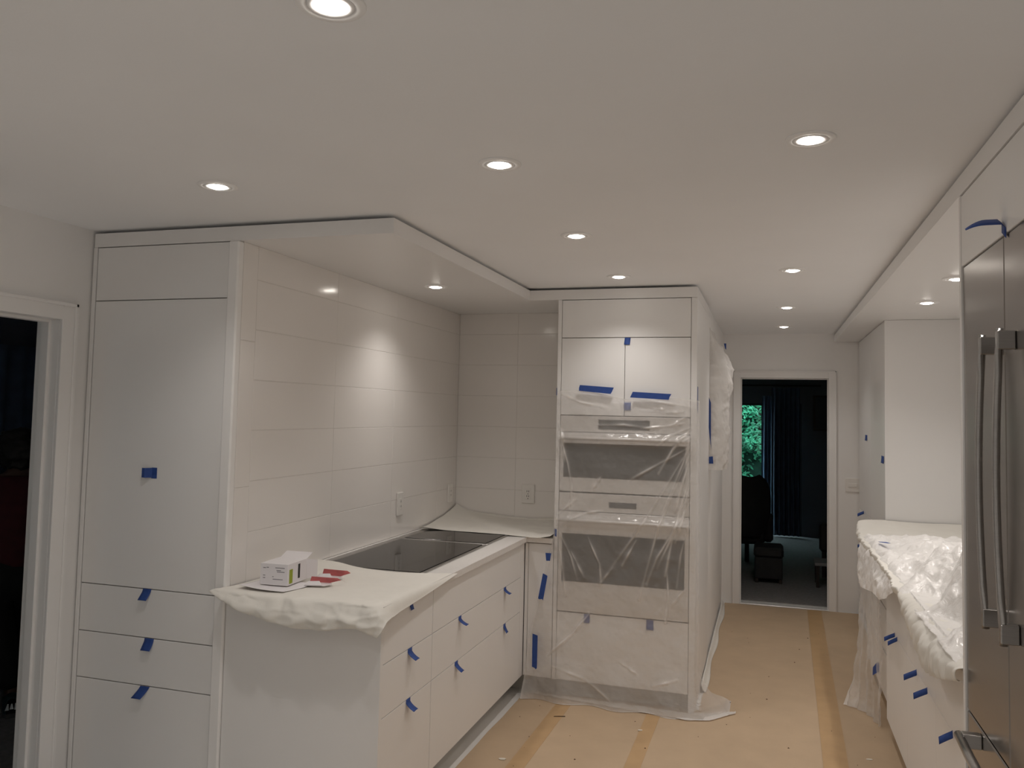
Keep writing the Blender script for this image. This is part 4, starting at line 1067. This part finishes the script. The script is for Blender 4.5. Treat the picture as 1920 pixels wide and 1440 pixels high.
for sx in (-1, 1):
    h = chain(3, [((sx * 0.15, -0.005, 1.195), 0.060), ((sx * 0.205, 0.0, 1.08), 0.047), ((sx * 0.215, 0.03, 0.97), 0.040), ((sx * 0.165, 0.14, 0.92), 0.034), ((sx * 0.115, 0.23, 0.90), 0.026), ((sx * 0.095, 0.27, 0.895), (0.036, 0.018))])
    for k in range(4):
        a = (k - 1.5) * 0.017
        ln = (0.9, 1.05, 1.0, 0.8)[k]
        chain(h, [((sx * (0.075 - 0.01 * ln), 0.305, 0.895 + a), 0.0095), ((sx * (0.055 - 0.01 * ln), 0.322, 0.893 + a), 0.0085), ((sx * (0.035 - 0.008 * ln), 0.318, 0.890 + a), 0.0075)])
    chain(h, [((sx * 0.090, 0.265, 0.930), 0.011), ((sx * 0.075, 0.285, 0.948), 0.009), ((sx * 0.062, 0.300, 0.955), 0.008)])
    kr, kf, ar, af = LEG[sx]
    chain(0, [((sx * 0.085, 0.0, 0.72), 0.092), ((kr, kf, 0.43), 0.058), (((kr + ar) / 2, (kf + af) / 2, 0.28), 0.052), ((ar, af, 0.09), 0.036), ((ar, af + 0.09, 0.04), 0.03)])
person = skin_mesh('person', nodes, edges, M['skin'], origin=tuple(BASE))
tag(person, 'person seen from behind in dark red top and black trousers through the left doorway', 'person')
nd = [((0, 0, 0.72), 0.165), ((0, 0.01, 0.93), 0.142), ((0, 0.0, 1.10), 0.145), ((0, -0.01, 1.20), 0.125), ((0, 0, 1.245), 0.07)]
ed = [(0, 1), (1, 2), (2, 3), (3, 4)]
for sx in (-1, 1):
    i = len(nd)
    nd += [((sx * 0.155, -0.005, 1.195), 0.078), ((sx * 0.21, 0.0, 1.08), 0.062), ((sx * 0.218, 0.03, 0.97), 0.055), ((sx * 0.150, 0.17, 0.915), 0.045)]
    ed += [(3, i), (i, i + 1), (i + 1, i + 2), (i + 2, i + 3)]
skin_mesh('shirt', nd, ed, M['shirt'], person)
nd = [((0, 0, 0.90), 0.128), ((0, 0, 0.74), 0.150)]; ed = [(0, 1)]
for sx in (-1, 1):
    i = len(nd)
    kr, kf, ar, af = LEG[sx]
    nd += [((sx * 0.085, 0.0, 0.66), 0.112), ((kr, kf, 0.43), 0.078), (((kr + ar) / 2, (kf + af) / 2, 0.26), 0.070), ((ar, af, 0.12), 0.060)]
    ed += [(1, i), (i, i + 1), (i + 1, i + 2), (i + 2, i + 3)]
skin_mesh('trousers', nd, ed, M['trouser'], person)
# hair: lumpy cap down to the nape
nu, nv = 40, 30
uu, vv = np.meshgrid(np.linspace(0, 2 * math.pi, nu), np.linspace(0.02, math.pi * 0.80, nv), indexing='ij')
P = np.zeros((nu, nv, 3))
for i in range(nu):
    for j in range(nv):
        d = Vector((math.sin(vv[i, j]) * math.cos(uu[i, j]), math.sin(vv[i, j]) * math.sin(uu[i, j]), math.cos(vv[i, j])))
        k = 1 + 0.16 * noise.noise(d * 3.1) + 0.10 * noise.noise(d * 7.0)
        front = 0.35 if (d.y > 0.55 and d.z < 0.35) else 0.0
        P[i, j] = W(d.x * 0.125 * k, 0.0 + d.y * 0.118 * k * (1 - front) , 1.395 + d.z * 0.115 * k)
grid_mesh('hair', P, M['hair'], person)
def sneaker(r0, f0):
    rows = []
    for f, wd, h in ((-0.075, 0.026, 0.075), (-0.05, 0.038, 0.090), (0.0, 0.040, 0.085), (0.07, 0.043, 0.062), (0.13, 0.042, 0.046), (0.165, 0.026, 0.030)):
        rows.append([W(r0 - wd, f + f0, 0.022), W(r0 - wd * 1.02, f + f0, 0.022 + h * 0.5), W(r0 - wd * 0.55, f + f0, 0.02 + h), W(r0 + wd * 0.55, f + f0, 0.02 + h), W(r0 + wd * 1.02, f + f0, 0.022 + h * 0.5), W(r0 + wd, f + f0, 0.022)])
    C = np.array([[tuple(p) for p in r] for r in rows])
    s = grid_mesh('sneaker', catmull(C, 26, 20), M['shoe'], person, thick=0.004)
    poly = [(-0.082, -0.024), (-0.082, 0.024), (-0.05, 0.042), (0.07, 0.047), (0.13, 0.045), (0.172, 0.02), (0.172, -0.02), (0.13, -0.045), (0.07, -0.047), (-0.05, -0.042)]
    pts = [W(r0 + b, f0 + a, 0) for a, b in poly]
    prism('sole', [(p.x, p.y) for p in pts], 0.009, 0.032, M['sole'], s)
    for k in (-1, 0, 1):
        b = r0 + k * 0.021
        poly_sheet('reflective_patch', [W(b - 0.009, f0 - 0.092, 0.050 - 0.004 * abs(k)), W(b + 0.009, f0 - 0.092, 0.050 - 0.004 * abs(k)), W(b + 0.003 - 0.004 * k, f0 - 0.088, 0.078), W(b - 0.003 - 0.004 * k, f0 - 0.088, 0.078)], M['reflective'], 0.001, s)
sneaker(LEG[-1][2], LEG[-1][3])
sneaker(LEG[1][2], LEG[1][3])
